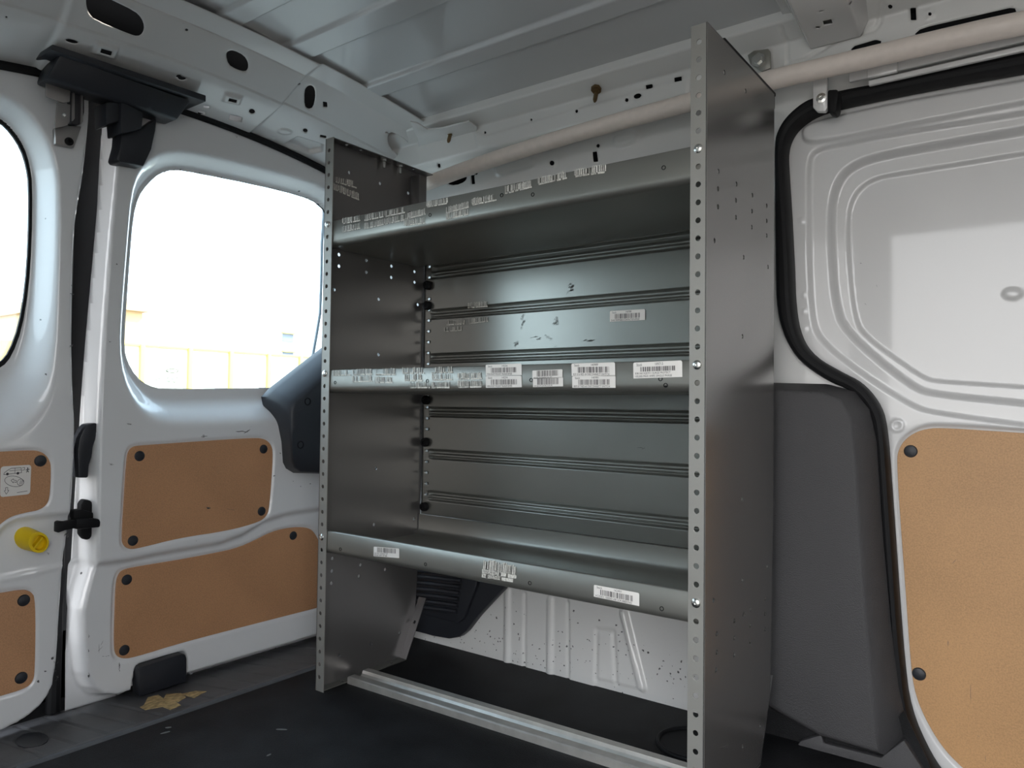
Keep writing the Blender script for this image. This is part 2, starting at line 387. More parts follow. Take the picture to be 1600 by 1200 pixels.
# ---- roof bow across the van in front of the shelving
secx = [(0.826, -0.006), (0.842, -0.008), (0.862, -0.052), (0.944, -0.052), (0.965, -0.008), (0.985, -0.006)]
sl = np.concatenate([[0], np.cumsum([math.dist(a, b) for a, b in zip(secx[:-1], secx[1:])])])
def bow(u, v):
    k = np.clip((v-0.20)/0.16, 0, 1)
    x = np.interp(u, sl, [p[0] for p in secx]); z = np.interp(u, sl, [p[1] for p in secx])
    return np.stack([x, v, roof_z(v)+z], -1)
S = Surf(bow, (0, sl[-1]), (-1.02, 0.362), 0.003, -1)
for a in (px_box(1293, 35, 7, 3.6, -0.2), px_oval(1278, 43, 3.8, 1.9, -0.2), px_oval(1283, 17.5, 4.5, 1.2, -0.15), px_oval(1329, 5, 1.5, 4.5, 0.6)): S.hole(S.poly(a))
tag(S.build('trim_1', body_shaded, back=0.002), 'grey-white roof bow crossing the ceiling beside the shelving', 'roof bow', kind='structure')

# ---- rear header beam above the back doors
def hdr(u, v):
    B0 = np.stack([np.full(np.shape(u), -0.300), u, 1.206-0.22*(u+0.12)**2], -1)
    B1 = np.stack([np.full(np.shape(u), -0.200), u, 1.241-0.16*(u+0.12)**2], -1)
    T = np.stack([-0.098+0.11*np.abs(u+0.33), u, roof_z(u)-0.009], -1)
    a = (v/0.10)[..., None]; b = ((v-0.10)/0.17)[..., None]; r = 0.022
    kx = np.clip(b-0.70, 0, 1)/0.30; p = np.where(a < 1, B0+(B1-B0)*a, B1+(T-B1)*b)
    p = p+np.array([-0.55, 0, 0.83])*0.010*np.where(b > 0.7, 1-kx, np.clip(b/0.7, 0, 1))
    c0 = B0+(B1-B0)*(1-r/0.10); c1 = B1+(T-B1)*(r/0.17); t = np.clip((v-(0.10-r))/(2*r), 0, 1)[..., None]
    q = (1-t)**2*c0+2*t*(1-t)*B1+t*t*c1
    return np.where((np.abs(v-0.10) < r)[..., None], q, p)
S = Surf(hdr, (-1.02, 0.375), (0.0, 0.27), 0.0028, 1)
yA = S.uv(95, 45)[0]; yB = S.uv(426, 167)[0]
S.step([(yA, -0.1), (yB, -0.1), (yB+0.03, 0.5), (yA-0.01, 0.5)], 0.007, 0.012)
k5 = lambda pts, ox, oy, s: [(ox+x/s, oy+y/s) for x, y in pts]
H1 = k5([(715, -20), (720, 60), (745, 115), (790, 165), (1090, 290), (1150, 305), (1190, 280), (1205, 220), (1180, 150), (1120, 90), (930, 0), (860, -40), (740, -60)], 0, 0, 5.333)
H3 = k5([(65, 240), (75, 225), (100, 222), (145, 245), (163, 275), (163, 305), (150, 317), (115, 308), (75, 285)], 330, 0, 2.807)
H5 = k5([(412, 410), (425, 388), (445, 385), (458, 400), (460, 440), (450, 485), (430, 492), (412, 475)], 330, 0, 2.807)
H6 = k5([(490, 445), (508, 448), (510, 470), (492, 470)], 330, 0, 2.807)
H8 = k5([(775, 600), (800, 590), (860, 630), (893, 670), (890, 710), (865, 718), (800, 680), (775, 640)], 330, 0, 2.807)
for hp in (H1, H3, H5, H8):
    P = S.poly(hp, 0.007, 1); c = P.mean(0)
    S.hole(P)
    if hp is not H1: S.step(c+(P-c)*1.12, -0.002, 0.014)
S.hole(S.poly(H6))
for x, y, r in ((290, 44, 2.4), (467, 130, 2.0), (604, 207, 1.8), (393, 170, 4.2), (10, 27, 2.0), (477, 204, 3.4)): S.hole(S.poly(px_oval(x, y, r*1.15, r*0.95, 0.4)))
for x, y, hw, hh, a in ((110.5, 60, 10.5, 3.0, 0.25), (277.5, 114.6, 4, 2.3, -0.2), (283.5, 118.5, 6, 2.8, 0.05)): S.hole(S.poly(px_oval(x, y, hw, hh, a)))
for x, y, hw, hh, a in ((163, 73.5, 9, 3.4, 0.28), (362, 149.6, 6.5, 2.6, 0.25), (367, 181, 10, 4, 0.22), (314, 172, 5.5, 2.6, 0.12), (321.7, 163, 4.5, 1.7, 0.15), (505, 213.5, 5, 2.0, 0.2)):
    P = S.poly(px_box(x, y, hw, hh, a)); 
    if hw in (9, 6.5): c = P.mean(0); S.step(c+(P-c)*(2.0, 2.4), 0.006, 0.008)
    S.hole(P)
S.step(S.poly(k5([(330, 630), (380, 603), (490, 636), (488, 662), (430, 672), (345, 645)], 330, 0, 2.807)), -0.010, 0.006)
for x, y in ((445, 205.5), (417, 216.5)): S.step(S.poly(px_oval(x, y, 11, 4.2, 0.1)), 0.002, 0.004)
hd = S.build('trim_2', body_shaded, back=0.0015)
tag(hd, 'white pressed header beam with slots above the back doors', 'header beam', kind='structure')
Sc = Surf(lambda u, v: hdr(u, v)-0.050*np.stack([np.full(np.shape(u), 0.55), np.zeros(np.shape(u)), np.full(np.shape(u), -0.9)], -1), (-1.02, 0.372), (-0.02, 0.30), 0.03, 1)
tag(Sc.build('trim_3', cavity_shade, back=0.004), 'outer roof skin behind the header beam slots', 'roof skin', kind='structure')
mb = MB()
ys = np.linspace(-1.02, 0.36, 40)
mb.tube([(-0.297, y, 1.206-0.22*(y+0.12)**2-0.006) for y in ys], 0.0085, 8)
tag(mb.build('trim_4', rubber), 'black rubber seal along the top of the back doors', 'seal', kind='structure')

# ---- side wall of the van behind the shelving
wp = np.array([(.318, 1.274), (.3185, 1.262), (.3190, 1.254), (.3195, 1.2532), (.330, 1.2485), (.352, 1.2390), (.360, 1.2355), (.3618, 1.2345), (.3625, 1.231), (.366, 1.205), (.369, 1.185), (.3705, 1.181), (.390, 1.165), (.397, 1.11), (.398, .9), (.395, .5), (.385, .25), (.370, -0.02)])
wc = chaikin(wp, 2, False); wl = np.concatenate([[0], np.cumsum(np.linalg.norm(np.diff(wc, axis=0), axis=1))])
S = Surf(lambda u, v: np.stack([u, np.interp(v, wl, wc[:, 0]), np.interp(v, wl, wc[:, 1])], -1), (-0.30, 1.85), (0.0, float(wl[-1])), 0.0035, -1)
seal_out = [(1600, 78), (1411, 121), (1309, 139), (1270, 150), (1251, 159), (1227, 180), (1214, 200), (1208, 220), (1209, 296), (1210, 415), (1212, 486), (1225, 530), (1247, 565), (1292, 596), (1327, 609), (1353, 636), (1367, 675), (1377, 827), (1391, 976), (1401, 1072), (1409, 1142), (1428, 1195), (1450, 1235)]
seal_in = [(1600, 101), (1442, 130), (1311, 158), (1270, 170), (1243, 188), (1229, 206), (1222, 228), (1223, 260), (1227.5, 327), (1232, 415), (1234, 477), (1243, 525), (1265, 556), (1309, 581), (1340, 596), (1367, 627), (1380, 662), (1388, 773), (1399, 933), (1407, 1040), (1417, 1120), (1450, 1195), (1480, 1235)]
mid = [((a[0]+b[0])/2, (a[1]+b[1])/2) for a, b in zip(seal_out, seal_in)]
mp_ = [tuple(S.uv(*p)) for p in mid]
S.hole([(1.95, mp_[0][1])]+mp_+[(mp_[-1][0]+0.03, wl[-1]+0.2), (1.95, wl[-1]+0.2)])
k8 = lambda pts: [(640+x/3.636, 180+y/3.636) for x, y in pts]
for x, y, a, b, g in ((758, 207, 1.9, 2.2, 0), (830, 187, 1.9, 2.2, 0), (744.5, 271, 2, 2.4, 0), (863, 255, 4, 4, 0), (935, 228, 3, 3.2, 0), (902, 174, 2.5, 3, 0), (981, 157, 3, 3.2, 0), (1391, 9.6, 4, 4, 0), (1453, 22, 3.4, 3.4, 0), (686, 259, 2.2, 3.6, 0), (997, 150.5, 6.5, 4.0, -0.25), (714, 281, 16, 7.5, -0.25)): S.hole(S.poly(px_oval(x, y, a, b, g)))
for x, y, a, b, g in ((739, 280.7, 2.6, 7, -0.1), (930, 245, 3.6, 8, -0.1), (1014.6, 135.6, 5.5, 3.6, -0.2), (1059.7, 124, 6, 3.8, -0.2), (1427, 22, 4.5, 9.5, -0.05)): S.hole(S.poly(px_box(x, y, a, b, g)))
for x, y in ((863, 255), (935, 228), (981, 157), (1453, 22), (1391, 9.6)): S.step(S.poly(px_oval(x, y, 7, 7)), 0.002, 0.004)
S.hole(S.poly([(1429, 53), (1437, 46), (1452, 41), (1578, 12), (1587, 13), (1588, 20), (1500, 46), (1440, 60)]))
S.hole(S.poly([(1329, 78), (1334, 72), (1368, 62), (1377, 64), (1376, 70), (1345, 80)]))
def capsule(x0, y0, x1, y1, r): 
    a = math.atan2(y1-y0, x1-x0); return [(x1+r*math.cos(a+t), y1+r*math.sin(a+t)) for t in np.linspace(-1.57, 1.57, 7)]+[(x0+r*math.cos(a+t), y0+r*math.sin(a+t)) for t in np.linspace(1.57, 4.71, 7)]
S.step(S.poly(capsule(782, 266, 826, 253, 9)), 0.006, 0.010); S.step(S.poly(capsule(968, 220, 988, 214, 9)), 0.006, 0.010)
S.bead(S.poly([(1232, 101), (1252, 96), (1282, 79), (1300, 68), (1322, 58), (1366, 47), (1374, 36), (1378, 4)]), -0.004, 0.004); S.bead(S.poly([(1219, 42), (1229, 62), (1231, 101)]), -0.003, 0.003)
S.step(S.poly([(741, 205), (748, 230), (790, 232), (1000, 170), (1075, 150), (1075, 120), (760, 212)]), 0.003, 0.004)
# wheel housing pressings low on the wall
k7 = lambda pts: [(620+x/5.454, 860+y/5.454) for x, y in pts]
for l in ([(945, 340), (940, 960)], [(1310, 420), (1305, 1090)]): S.bead(S.poly(k7(l)), 0.005, 0.010)
for l in ([(1090, 370), (1085, 1010)], [(1462, 450), (1465, 1120)]): S.bead(S.poly(k7(l)), -0.004, 0.005)
kk = lambda pts: [(860+x/3.333, 840+y/3.333) for x, y in pts]
S.bead(S.poly(kk([(385, 390), (480, 780)])), 0.007, 0.010)
S.step(S.poly(kk([(95, 300), (95, 770), (220, 800), (240, 735), (300, 745), (470, 790), (380, 300)])), 0.003, 0.005)
S.bead(S.poly(kk([(240, 735), (245, 480), (330, 490), (345, 760)])), -0.003, 0.006)
wr = S.build('wall_right', wheel_white, back=0.0015)
tag(wr, 'white pressed side wall of the van behind the grey shelving', 'wall', kind='structure')
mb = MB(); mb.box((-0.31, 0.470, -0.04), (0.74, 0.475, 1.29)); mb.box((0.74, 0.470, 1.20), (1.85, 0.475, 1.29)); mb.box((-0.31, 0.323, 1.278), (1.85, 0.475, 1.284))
tag(mb.build('wall_right_outer', cavity_shade, smooth=False), 'outer body side skin seen dark through the slots', 'wall', kind='structure')

# ---- rubber seal round the sliding door opening
def strip(pts_o, pts_i, Y, thick, bev): 
    o = uvy(pts_o, Y); i = uvy(pts_i, Y)
    return chaikin(np.array(o), 2, False).tolist()+chaikin(np.array(i[::-1]), 2, False).tolist()
mb = MB(); so = [(1760, 48)]+seal_out; si = [(1760, 72)]+seal_in
plate(mb, strip(so, si, 0.374, 0, 0), [], 0.050, (0, 0.399, 0), (1, 0, 0), (0, 0, 1), 0.008)
tag(mb.build('door_seal', rubber), 'black rubber weatherstrip curving round the sliding door opening', 'door seal')

# ---- floor, sill, ground
mb = MB(); mb.box((-0.095, -1.04, -0.02), (2.4, 0.40, 0.0))
fl = tag(mb.build('floor', mat_rub, smooth=False), 'black rubber cargo floor mat', 'floor', kind='structure')
MB().prism([un(x, y, 1, 0.3655) for x, y in ((1150, 1092), (1200, 1100), (1290, 1138), (1380, 1150), (1412, 1110), (1450, 1190), (1470, 1250), (1150, 1250))], (0, 0.003, 0)).build('mat_edge', mat_rub, fl)
o_ = un(1085, 1163, 2, 0.0); MB().tube([(o_[0]+0.062*math.cos(t), o_[1]+0.062*math.sin(t), 0.001) for t in np.linspace(0, 2*math.pi, 40)], 0.004, 8).build('anchor_ring', rubber, fl)
for x, y, r_, g in ((258, 1145, 8, -0.25), (263, 1137, 5, -0.1), (505, 1065, 3, 0.3), (440, 1140, 9, 0.02), (420, 1180, 4, -0.4)):
    P = [un(*p, 2, 0.0)[:2] for p in px_oval(x, y, r_, 1.0, g, 8)]; V, F = plate2d([tuple(p) for p in P], [], 0.0003); MB().add([(p, q_, 0.0004+z) for p, q_, z in V], F).build('pale_fleck', pale_dust, fl, smooth=False)
S = Surf(lambda u, v: np.stack([u, v, np.interp(u, [-0.38, -0.125, -0.104, -0.090], [-0.036, -0.001, 0.004, -0.012])], -1), (-0.38, -0.090), (-1.03, 0.40), 0.003, 1)
for k in range(-20, 9): S.bead([(-0.37, k*0.05), (-0.125, k*0.05)], -0.0022, 0.0040)
cap = S.poly(px_oval(50, 1155, 28, 12.5, -0.12)); S.step(cap, -0.003, 0.004)
sill = tag(S.build('sill_plate', sill_pl, back=0.004), 'grey ribbed plastic sill plate below the back doors', 'sill plate')
cc = cap.mean(0); mb = MB(); mb.add(*drape(S, cc+(cap-cc)*0.93, 0.002, -0.003)); mb.build('oval_cap', black_pl, sill)
gl = k5([(1060, 705), (1090, 690), (1120, 630), (1200, 612), (1240, 640), (1260, 605), (1370, 598), (1410, 630), (1350, 665), (1320, 655), (1370, 690), (1290, 725), (1230, 700), (1100, 725)], 0, 960, 4.848)
gl2 = k5([(1370, 605), (1480, 582), (1565, 585), (1530, 600), (1470, 635)], 0, 960, 4.848)
mb = MB()
for g in (gl, gl2):
    mb.add(*drape(S, S.poly(g), 0.0008))
tag(mb.build('torn_sticker', glue, sill), 'torn yellowed sticker remains')
mb = MB(); mb.box((-60, -60, -0.62), (60, 60, -0.60))
tag(mb.build('ground', ground_m, smooth=False), 'pale concrete yard outside the van', 'ground', kind='structure')

# ================================================================== BACK DOORS
def ring_feature(S, outer, inner, d):
    outer = np.asarray(outer); inner = np.asarray(inner); old = S.hgt
    def h(U, V):
        r = old(U, V); do = np.maximum(-poly_sd(U, V, outer), 0); di = np.maximum(poly_sd(U, V, inner), 0)
        t = do/np.maximum(do+di, 1e-9); return r+d*sstep(np.clip(t*1.15, 0, 1))
    S.hgt = h
def boards(door, name, px, X, m, plugs, axis=0, label=None, it=2):
    """hardboard panel with its black plugs"""
    uv = uvx(px, X) if axis == 0 else uvy(px, X)
    P = chaikin(np.array(uv), it); mb = MB()
    if axis == 0: plate(mb, P, [], 0.004, (X-0.002, 0, 0), (0, 1, 0), (0, 0, 1), 0.0008)
    else: plate(mb, P, [], 0.004, (0, X+0.002, 0), (1, 0, 0), (0, 0, 1), 0.0008)
    b = mb.build(name, m, door); tag(b, label)
    for x, y in plugs:
        p = un(x, y, axis, X); ax = (1, 0, 0) if axis == 0 else (0, -1, 0)
        MB().lathe([(0.0105, -0.001), (0.0105, 0.001), (0.0092, 0.0028), (0.0055, 0.0040), (0.0001, 0.0044)], p, ax, 20).build('plug', black_pl, b)
    return b
k3 = lambda pts: [(x/2.3077, 680+y/2.3077) for x, y in pts]

# ---- right-hand back door
XD = -0.300
door2 = tag(empty('door_2', (XD, 0.05, 0.0)), 'white back door with window and two brown boards beside the shelving', 'door', kind='structure')
S = Surf(plane_x(XD), (-0.335, 0.43), (-0.034, 1.196), (0.0025, 0.0042), 1)
face = [tuple(S.uv(*p)) for p in ((192, 150), (187, 205), (180, 260), (173, 330), (167, 400), (160, 500), (155, 600), (152, 680), (150, 800), (149, 884), (138, 925), (131, 957), (133, 1010), (139, 1058), (150, 1080), (165, 1091), (187, 1092))]
fb = face+[(face[-1][0]+0.02, face[-1][1]), (0.6, face[-1][1]), (0.6, 1.4), (face[0][0], 1.4)]
S.step(fb, 0.055, 0.016)
S2P = S.P; S.P = lambda u, v: S2P(u, v)-np.array([0.055, 0, 0])      # everything beyond the face lies 55 mm back
h55 = lambda px, it=1, d=0.0: chaikin(np.array([(p[1], p[2]) for p in (un(a, b, 0, XD+d) for a, b in px)]), it)
gl2d = h55([(230, 288), (250, 270), (275, 264), (310, 270), (400, 288), (470, 305), (500, 318), (520, 350), (524, 400), (520, 560), (500, 600), (440, 606), (255, 608), (232, 603), (212, 588), (199, 565), (194, 545), (196, 500), (203, 400), (208, 340), (216, 308)], 1, -0.05)
ot2d = h55([(185, 540), (190, 590), (205, 630), (225, 655), (255, 667), (300, 670), (440, 662), (520, 655), (545, 620), (545, 400), (540, 330), (510, 290), (450, 272), (380, 252), (310, 237), (270, 233), (240, 240), (215, 262), (203, 300), (196, 380), (188, 480)], 1)
ring_feature(S, ot2d, gl2d, -0.05); S.hole(gl2d)
sw = k3([(335, 470), (450, 455), (600, 425), (800, 390), (880, 360), (960, 310), (1040, 285), (1145, 268)])
swp = h55(sw, 2).tolist() if False else [(p[1], p[2]) for p in (un(a, b, 0, XD) for a, b in sw)]
S.step([(-0.5, swp[0][1]-0.004)]+swp+[(0.6, swp[-1][1]+0.01), (0.6, -0.5), (-0.5, -0.5)], -0.012, 0.016)
U2 = k3([(462, 60), (480, 40), (520, 36), (900, 10), (950, 11), (977, 30), (986, 65), (972, 265), (960, 295), (930, 315), (820, 345), (650, 370), (500, 408), (465, 412), (444, 395), (440, 370), (450, 200), (457, 100)])
L2 = k3([(418, 540), (428, 500), (450, 482), (520, 470), (700, 440), (850, 410), (920, 380), (980, 348), (1050, 332), (1105, 332), (1130, 345), (1150, 380), (1180, 430), (1185, 610), (1135, 625), (900, 685), (650, 750), (480, 803), (440, 806), (420, 795), (412, 770), (414, 660)])
for pb, d in ((U2, 0.0), (L2, -0.012)):
    P = h55(pb, 2, d); c = P.mean(0); S.step(c+(P-c)*1.025, -0.005, 0.005)
nb = h55(k5([(990, 660), (1000, 560), (1030, 395), (1060, 380), (1380, 285), (1400, 290), (1417, 330), (1417, 560)], 0, 960, 4.848), 0, -0.012); S.step(nb, -0.018, 0.005)
S.hole([(-0.5, 1.4)]+[(p[1], p[2]) for p in (un(a, b, 0, XD-0.055) for a, b in ((164, 130), (162, 170), (157, 230), (150, 320), (143, 400), (135, 500), (128, 600), (124, 660), (119, 740), (112, 860), (107, 950), (106, 1125)))]+[(-0.5, -0.3)])
dp = S.build('door_panel', door_white, door2, back=0.0015)
boards(door2, 'hardboard_panel', U2, XD-0.001, board, k3([(503, 75), (950, 50), (943, 274), (479, 380)]), label='upper brown hardboard panel of this door')
boards(door2, 'hardboard_panel', L2, XD-0.013, board, k3([(457, 521), (1057, 362), (448, 775)]), label='lower brown hardboard panel of this door')
mb = MB(); P = gl2d; c = P.mean(0); V, F = plate2d((c+(P-c)*1.03).tolist(), [], 0.002); mb.add([(XD-0.058+n, a, b) for a, b, n in V], F)
tag(mb.build('window_pane', glass, door2, smooth=False), 'tinted glass pane')
mb = MB(); Pr = (c+(P-c)*0.992).tolist(); plate(mb, (c+(P-c)*1.03).tolist(), [(c+(P-c)*1.0).tolist()], 0.006, (XD-0.0535, 0, 0), (0, 1, 0), (0, 0, 1)); mb.build('window_seal', rubber, door2)
mb = MB(); mb.box((-0.40, -0.385, -0.10), (-0.385, -0.26, 1.22)); mb.box((-0.40, -0.47, -0.10), (-0.385, -0.26, 0.12)); mb.tube([(-0.372, -0.335, z) for z in np.linspace(-0.03, 1.19, 12)], 0.013, 10); mb.build('edge_seal', rubber, door2)
blk = [un(a, b, 0, XD+0.004) for a, b in k5([(1050, 412), (1065, 400), (1385, 298), (1405, 305), (1415, 335), (1415, 510), (1058, 625)], 0, 960, 4.848)]
MB().prism(blk, (-0.03, 0, 0), bev=0.003).build('rubber_buffer', black_pl, door2)
# moulded cover in the lower window corner
k8b = lambda pts: [(400+x/4.2875, 480+y/4.2875) for x, y in pts]
base = k8b([(85, 600), (135, 545), (435, 310), (560, 215), (620, 300), (620, 1090), (430, 1115), (250, 1110), (200, 1080), (180, 1040), (170, 900), (150, 800), (120, 700), (95, 650)])
top = k8b([(245, 690), (270, 640), (430, 515), (560, 420), (600, 480), (600, 1085), (430, 1108), (300, 1100), (262, 1070), (245, 1030), (240, 950), (240, 880), (240, 800), (242, 740)])
rb = [un(a, b, 0, XD) for a, b in base]; rt = [un(a, b, 0, XD+0.055) for a, b in top]
rl = [p+np.array([-0.03, 0, 0]) for p in rb]
def lerp(A, B, t, ox): return [a+(b-a)*t+np.array([ox, 0, 0]) for a, b in zip(A, B)]
ct = sum(rt)/len(rt)
rings = [rl, rb, lerp(rb, rt, 0.75, 0.002), lerp(rb, rt, 0.93, 0.001), [ct+(p-ct)*0.97 for p in rt], [ct+(p-ct)*0.55 for p in rt]]
n = len(base); V = [p for r in rings for p in r]; F = []
for i in range(len(rings)-1):
    for k in range(n): F.append((i*n+k, i*n+(k+1) % n, (i+1)*n+(k+1) % n, (i+1)*n+k))
F.append(tuple((len(rings)-1)*n+k for k in range(n)))
wcov = MB().add(V, F).build('motor_cover', black_pl, door2, sharp=50)
for a, b in k8b([(343, 632), (295, 922)]):
    p = un(a, b, 0, XD+0.053); MB().lathe([(0.0095, -0.002), (0.0095, 0.0028), (0.007, 0.0028), (0.006, 0.001), (0.0001, 0.001)], p, (1, 0, 0), 18).build('cover_plug', rubber, wcov)
# wiper arm outside the glass
pts = [un(a, b, 0, XD-0.10) for a, b in ((512, 300), (506, 330), (503, 380), (502, 440), (500, 490), (495, 520), (488, 560))]
MB().tube(pts, 0.004, 8).build('wiper_arm', mat('wiper_grey', (0.30, 0.33, 0.36), 0.5), door2)
# grip handle, latch and upper latch housing on the leading edge
hp = k5([(100, 345), (98, 240), (105, 200), (118, 168), (135, 148), (160, 143), (186, 146), (188, 158), (168, 182), (164, 205), (155, 230), (152, 255), (150, 270), (140, 300), (137, 345)], 80, 600, 2.353)
MB().prism([un(a, b, 0, XD-0.012) for a, b in hp], (-0.03, 0, 0), bev=0.005).build('grip_handle', black_pl, door2)
k3z = lambda pts: [(x/5.455, 680+y/5.455) for x, y in pts]
mb = MB()
mb.prism([un(a, b, 0, XD-0.020) for a, b in k3z([(690, 640), (690, 590), (720, 545), (775, 555), (805, 590), (808, 700), (800, 840), (770, 890), (730, 895), (690, 850)])], (-0.02, 0, 0), bev=0.004)
mb.prism([un(a, b, 0, XD-0.006) for a, b in k3z([(628, 640), (700, 632), (800, 660), (800, 715), (628, 715)])], (-0.02, 0, 0), bev=0.003)
mb.prism([un(a, b, 0, XD+0.010) for a, b in k3z([(650, 715), (800, 710), (850, 715), (860, 740), (855, 785), (800, 790), (650, 805)])], (-0.028, 0, 0), bev=0.003)
mb.prism([un(a, b, 0, XD+0.014) for a, b in k3z([(490, 745), (510, 732), (560, 738), (600, 730), (640, 722), (655, 750), (655, 790), (610, 800), (560, 810), (500, 832), (487, 825)])], (-0.016, 0, 0), bev=0.003)
mb.build('door_latch', rubber, door2)
kh = lambda pts: [(x/4.848, 60+y/4.848) for x, y in pts]
mb = MB()
mb.prism([un(a, b, 0, XD+0.045) for a, b in kh([(800, 480), (915, 480), (915, 625), (805, 660)])], (-0.05, 0, 0), bev=0.004)
mb.prism([un(a, b, 0, XD+0.050) for a, b in kh([(915, 470), (1090, 560), (1080, 680), (920, 720), (915, 630)])], (-0.06, 0, 0), bev=0.004)
mb.prism([un(a, b, 0, XD+0.030) for a, b in kh([(920, 715), (1080, 680), (1190, 600), (1180, 700), (1150, 840), (1090, 970), (900, 935), (885, 910), (915, 800)])], (-0.04, 0, 0), bev=0.005)
mb.build('latch_housing', black_pl, door2)
# ---- left-hand back door
door1 = tag(empty('door_1', (XD, -0.70, 0.0)), 'white back door with yellow release knob at the left edge', 'door', kind='structure')
S = Surf(lambda u, v: np.stack([np.full(np.shape(u), XD-0.028), u, v], -1), (-1.03, -0.30), (-0.03, 1.196), (0.0032, 0.0042), 1)
edge = [(142, 120), (146, 165), (145, 185), (137, 267), (125, 333), (121, 380), (118, 513), (120, 613), (123, 657), (123, 700), (119, 767), (115, 832), (106, 884), (102, 949), (95, 1061), (78, 1098), (43, 1128), (0, 1148), (-60, 1170)]
ep = [(p[1], p[2]) for p in (un(a, b, 0, XD) for a, b in edge)]
ep = chaikin(np.array(ep), 1, False).tolist()
S.step([(a-0.004, b) for a, b in ep]+[(-1.3, ep[-1][1]-0.01), (-1.3, 1.4), (ep[0][0], 1.4)], 0.028, 0.010)
S.hole([(a+0.0035, b) for a, b in ep]+[(-1.3, ep[-1][1]-0.012), (-1.3, -0.4), (0, -0.4), (0, 1.4), (ep[0][0]+0.004, 1.4)])
g1 = [(p[1], p[2]) for p in (un(a, b, 0, XD-0.05) for a, b in ((0, 190), (18, 208), (33, 232), (42, 260), (46, 290), (45, 380), (40, 450), (30, 510), (15, 550), (0, 568), (-30, 580)))]
g1 = g1+[(-0.90, g1[-1][1]), (-0.95, g1[-1][1]+0.06), (-0.95, 1.03), (-0.90, 1.09), (-0.55, g1[0][1]+0.02)]
o1 = [(p[1], p[2]) for p in (un(a, b, 0, XD) for a, b in ((0, 140), (40, 165), (72, 205), (90, 250), (97, 300), (94, 450), (92, 560), (85, 620), (60, 665), (25, 690), (0, 697), (-40, 700)))]
o1 = o1+[(-0.93, o1[-1][1]), (-0.99, o1[-1][1]+0.06), (-0.99, 1.06), (-0.93, 1.13)]
ring_feature(S, chaikin(np.array(o1), 1), chaikin(np.array(g1), 1), -0.05); S.hole(chaikin(np.array(g1), 1))
q = lambda pts, d=0.0: [(p[1], p[2]) for p in (un(a, b, 0, XD+d) for a, b in pts)]
U1 = [(-40, 708), (0, 706), (52, 703), (68, 707), (79, 720), (80, 740), (78, 775), (74, 788), (62, 797), (45, 800), (20, 806), (5, 815), (-10, 830), (-40, 840)]
L1 = [(-40, 934), (0, 927), (36, 921), (48, 924), (56, 935), (55, 1050), (51, 1066), (40, 1076), (0, 1088), (-40, 1100)]
S.step(q(k3z([(1, 1300), (0, 740), (60, 690), (130, 672), (620, 690), (640, 1080), (560, 1160), (0, 1240)])) if False else q([(-60, 850), (-5, 838), (12, 820), (30, 812), (112, 803), (130, 803), (130, 880), (100, 884), (60, 893), (0, 906), (-60, 915)]), -0.008, 0.012)
S.step(q([(-80, 915), (0, 908), (60, 896), (110, 884), (140, 880), (140, 1200), (-80, 1250)]), -0.006, 0.010)
for pb, d in ((U1, 0), (L1, -0.006)):
    P = chaikin(np.array(q(pb, d)), 2); c = P.mean(0); S.step(c+(P-c)*1.03, -0.005, 0.005)
d1p = S.build('door_panel', door_white, door1, back=0.0015)
b1 = boards(door1, 'hardboard_panel', U1, XD-0.001, board, [(63, 720)], label='upper brown hardboard panel carrying a pictogram sticker')
boards(door1, 'hardboard_panel', L1, XD-0.007, board, [(37, 938), (33, 1059)], label='lower brown hardboard panel of this door')
P = chaikin(np.array(g1), 1); c = P.mean(0)
mb = MB(); V, F = plate2d((c+(P-c)*1.03).tolist(), [], 0.002); mb.add([(XD-0.058+n, a, b) for a, b, n in V], F)
tag(mb.build('window_pane', glass, door1, smooth=False), 'tinted glass pane')
mb = MB(); plate(mb, (c+(P-c)*1.03).tolist(), [(c+(P-c)*0.996).tolist()], 0.006, (XD-0.052, 0, 0), (0, 1, 0), (0, 0, 1)); mb.build('window_seal', rubber, door1)
# yellow release knob
mb = MB(); a0 = un(48, 842, 0, XD-0.006); ax = np.array([1.0, 0.26, -0.10])
V = []; F = []
A = [un(x, y, 0, XD-0.008) for x, y in k3z(px_oval(225, 880, 106, 98, 0.5, 20))]
B = [un(x, y, 0, XD+0.022) for x, y in k3z(px_oval(330, 915, 88, 88, 0.5, 20))]
Cc = [un(x, y, 0, XD+0.022) for x, y in k3z(px_oval(338, 918, 66, 66, 0.5, 20))]
Dd = [un(x, y, 0, XD+0.008) for x, y in k3z(px_oval(326, 912, 58, 58, 0.5, 20))]
V = A+B+Cc+Dd
for i in range(3):
    for k in range(20): F.append((i*20+k, i*20+(k+1) % 20, (i+1)*20+(k+1) % 20, (i+1)*20+k))
F.append(tuple(60+k for k in range(20)))
mb.add(V, F); mb.prism([un(x, y, 0, XD+0.019) for x, y in k3z([(275, 975), (360, 865), (372, 880), (290, 985)])], (-0.014, 0, 0), bev=0.001)
tag(mb.build('release_knob', yellow, door1), 'bright yellow emergency release knob')
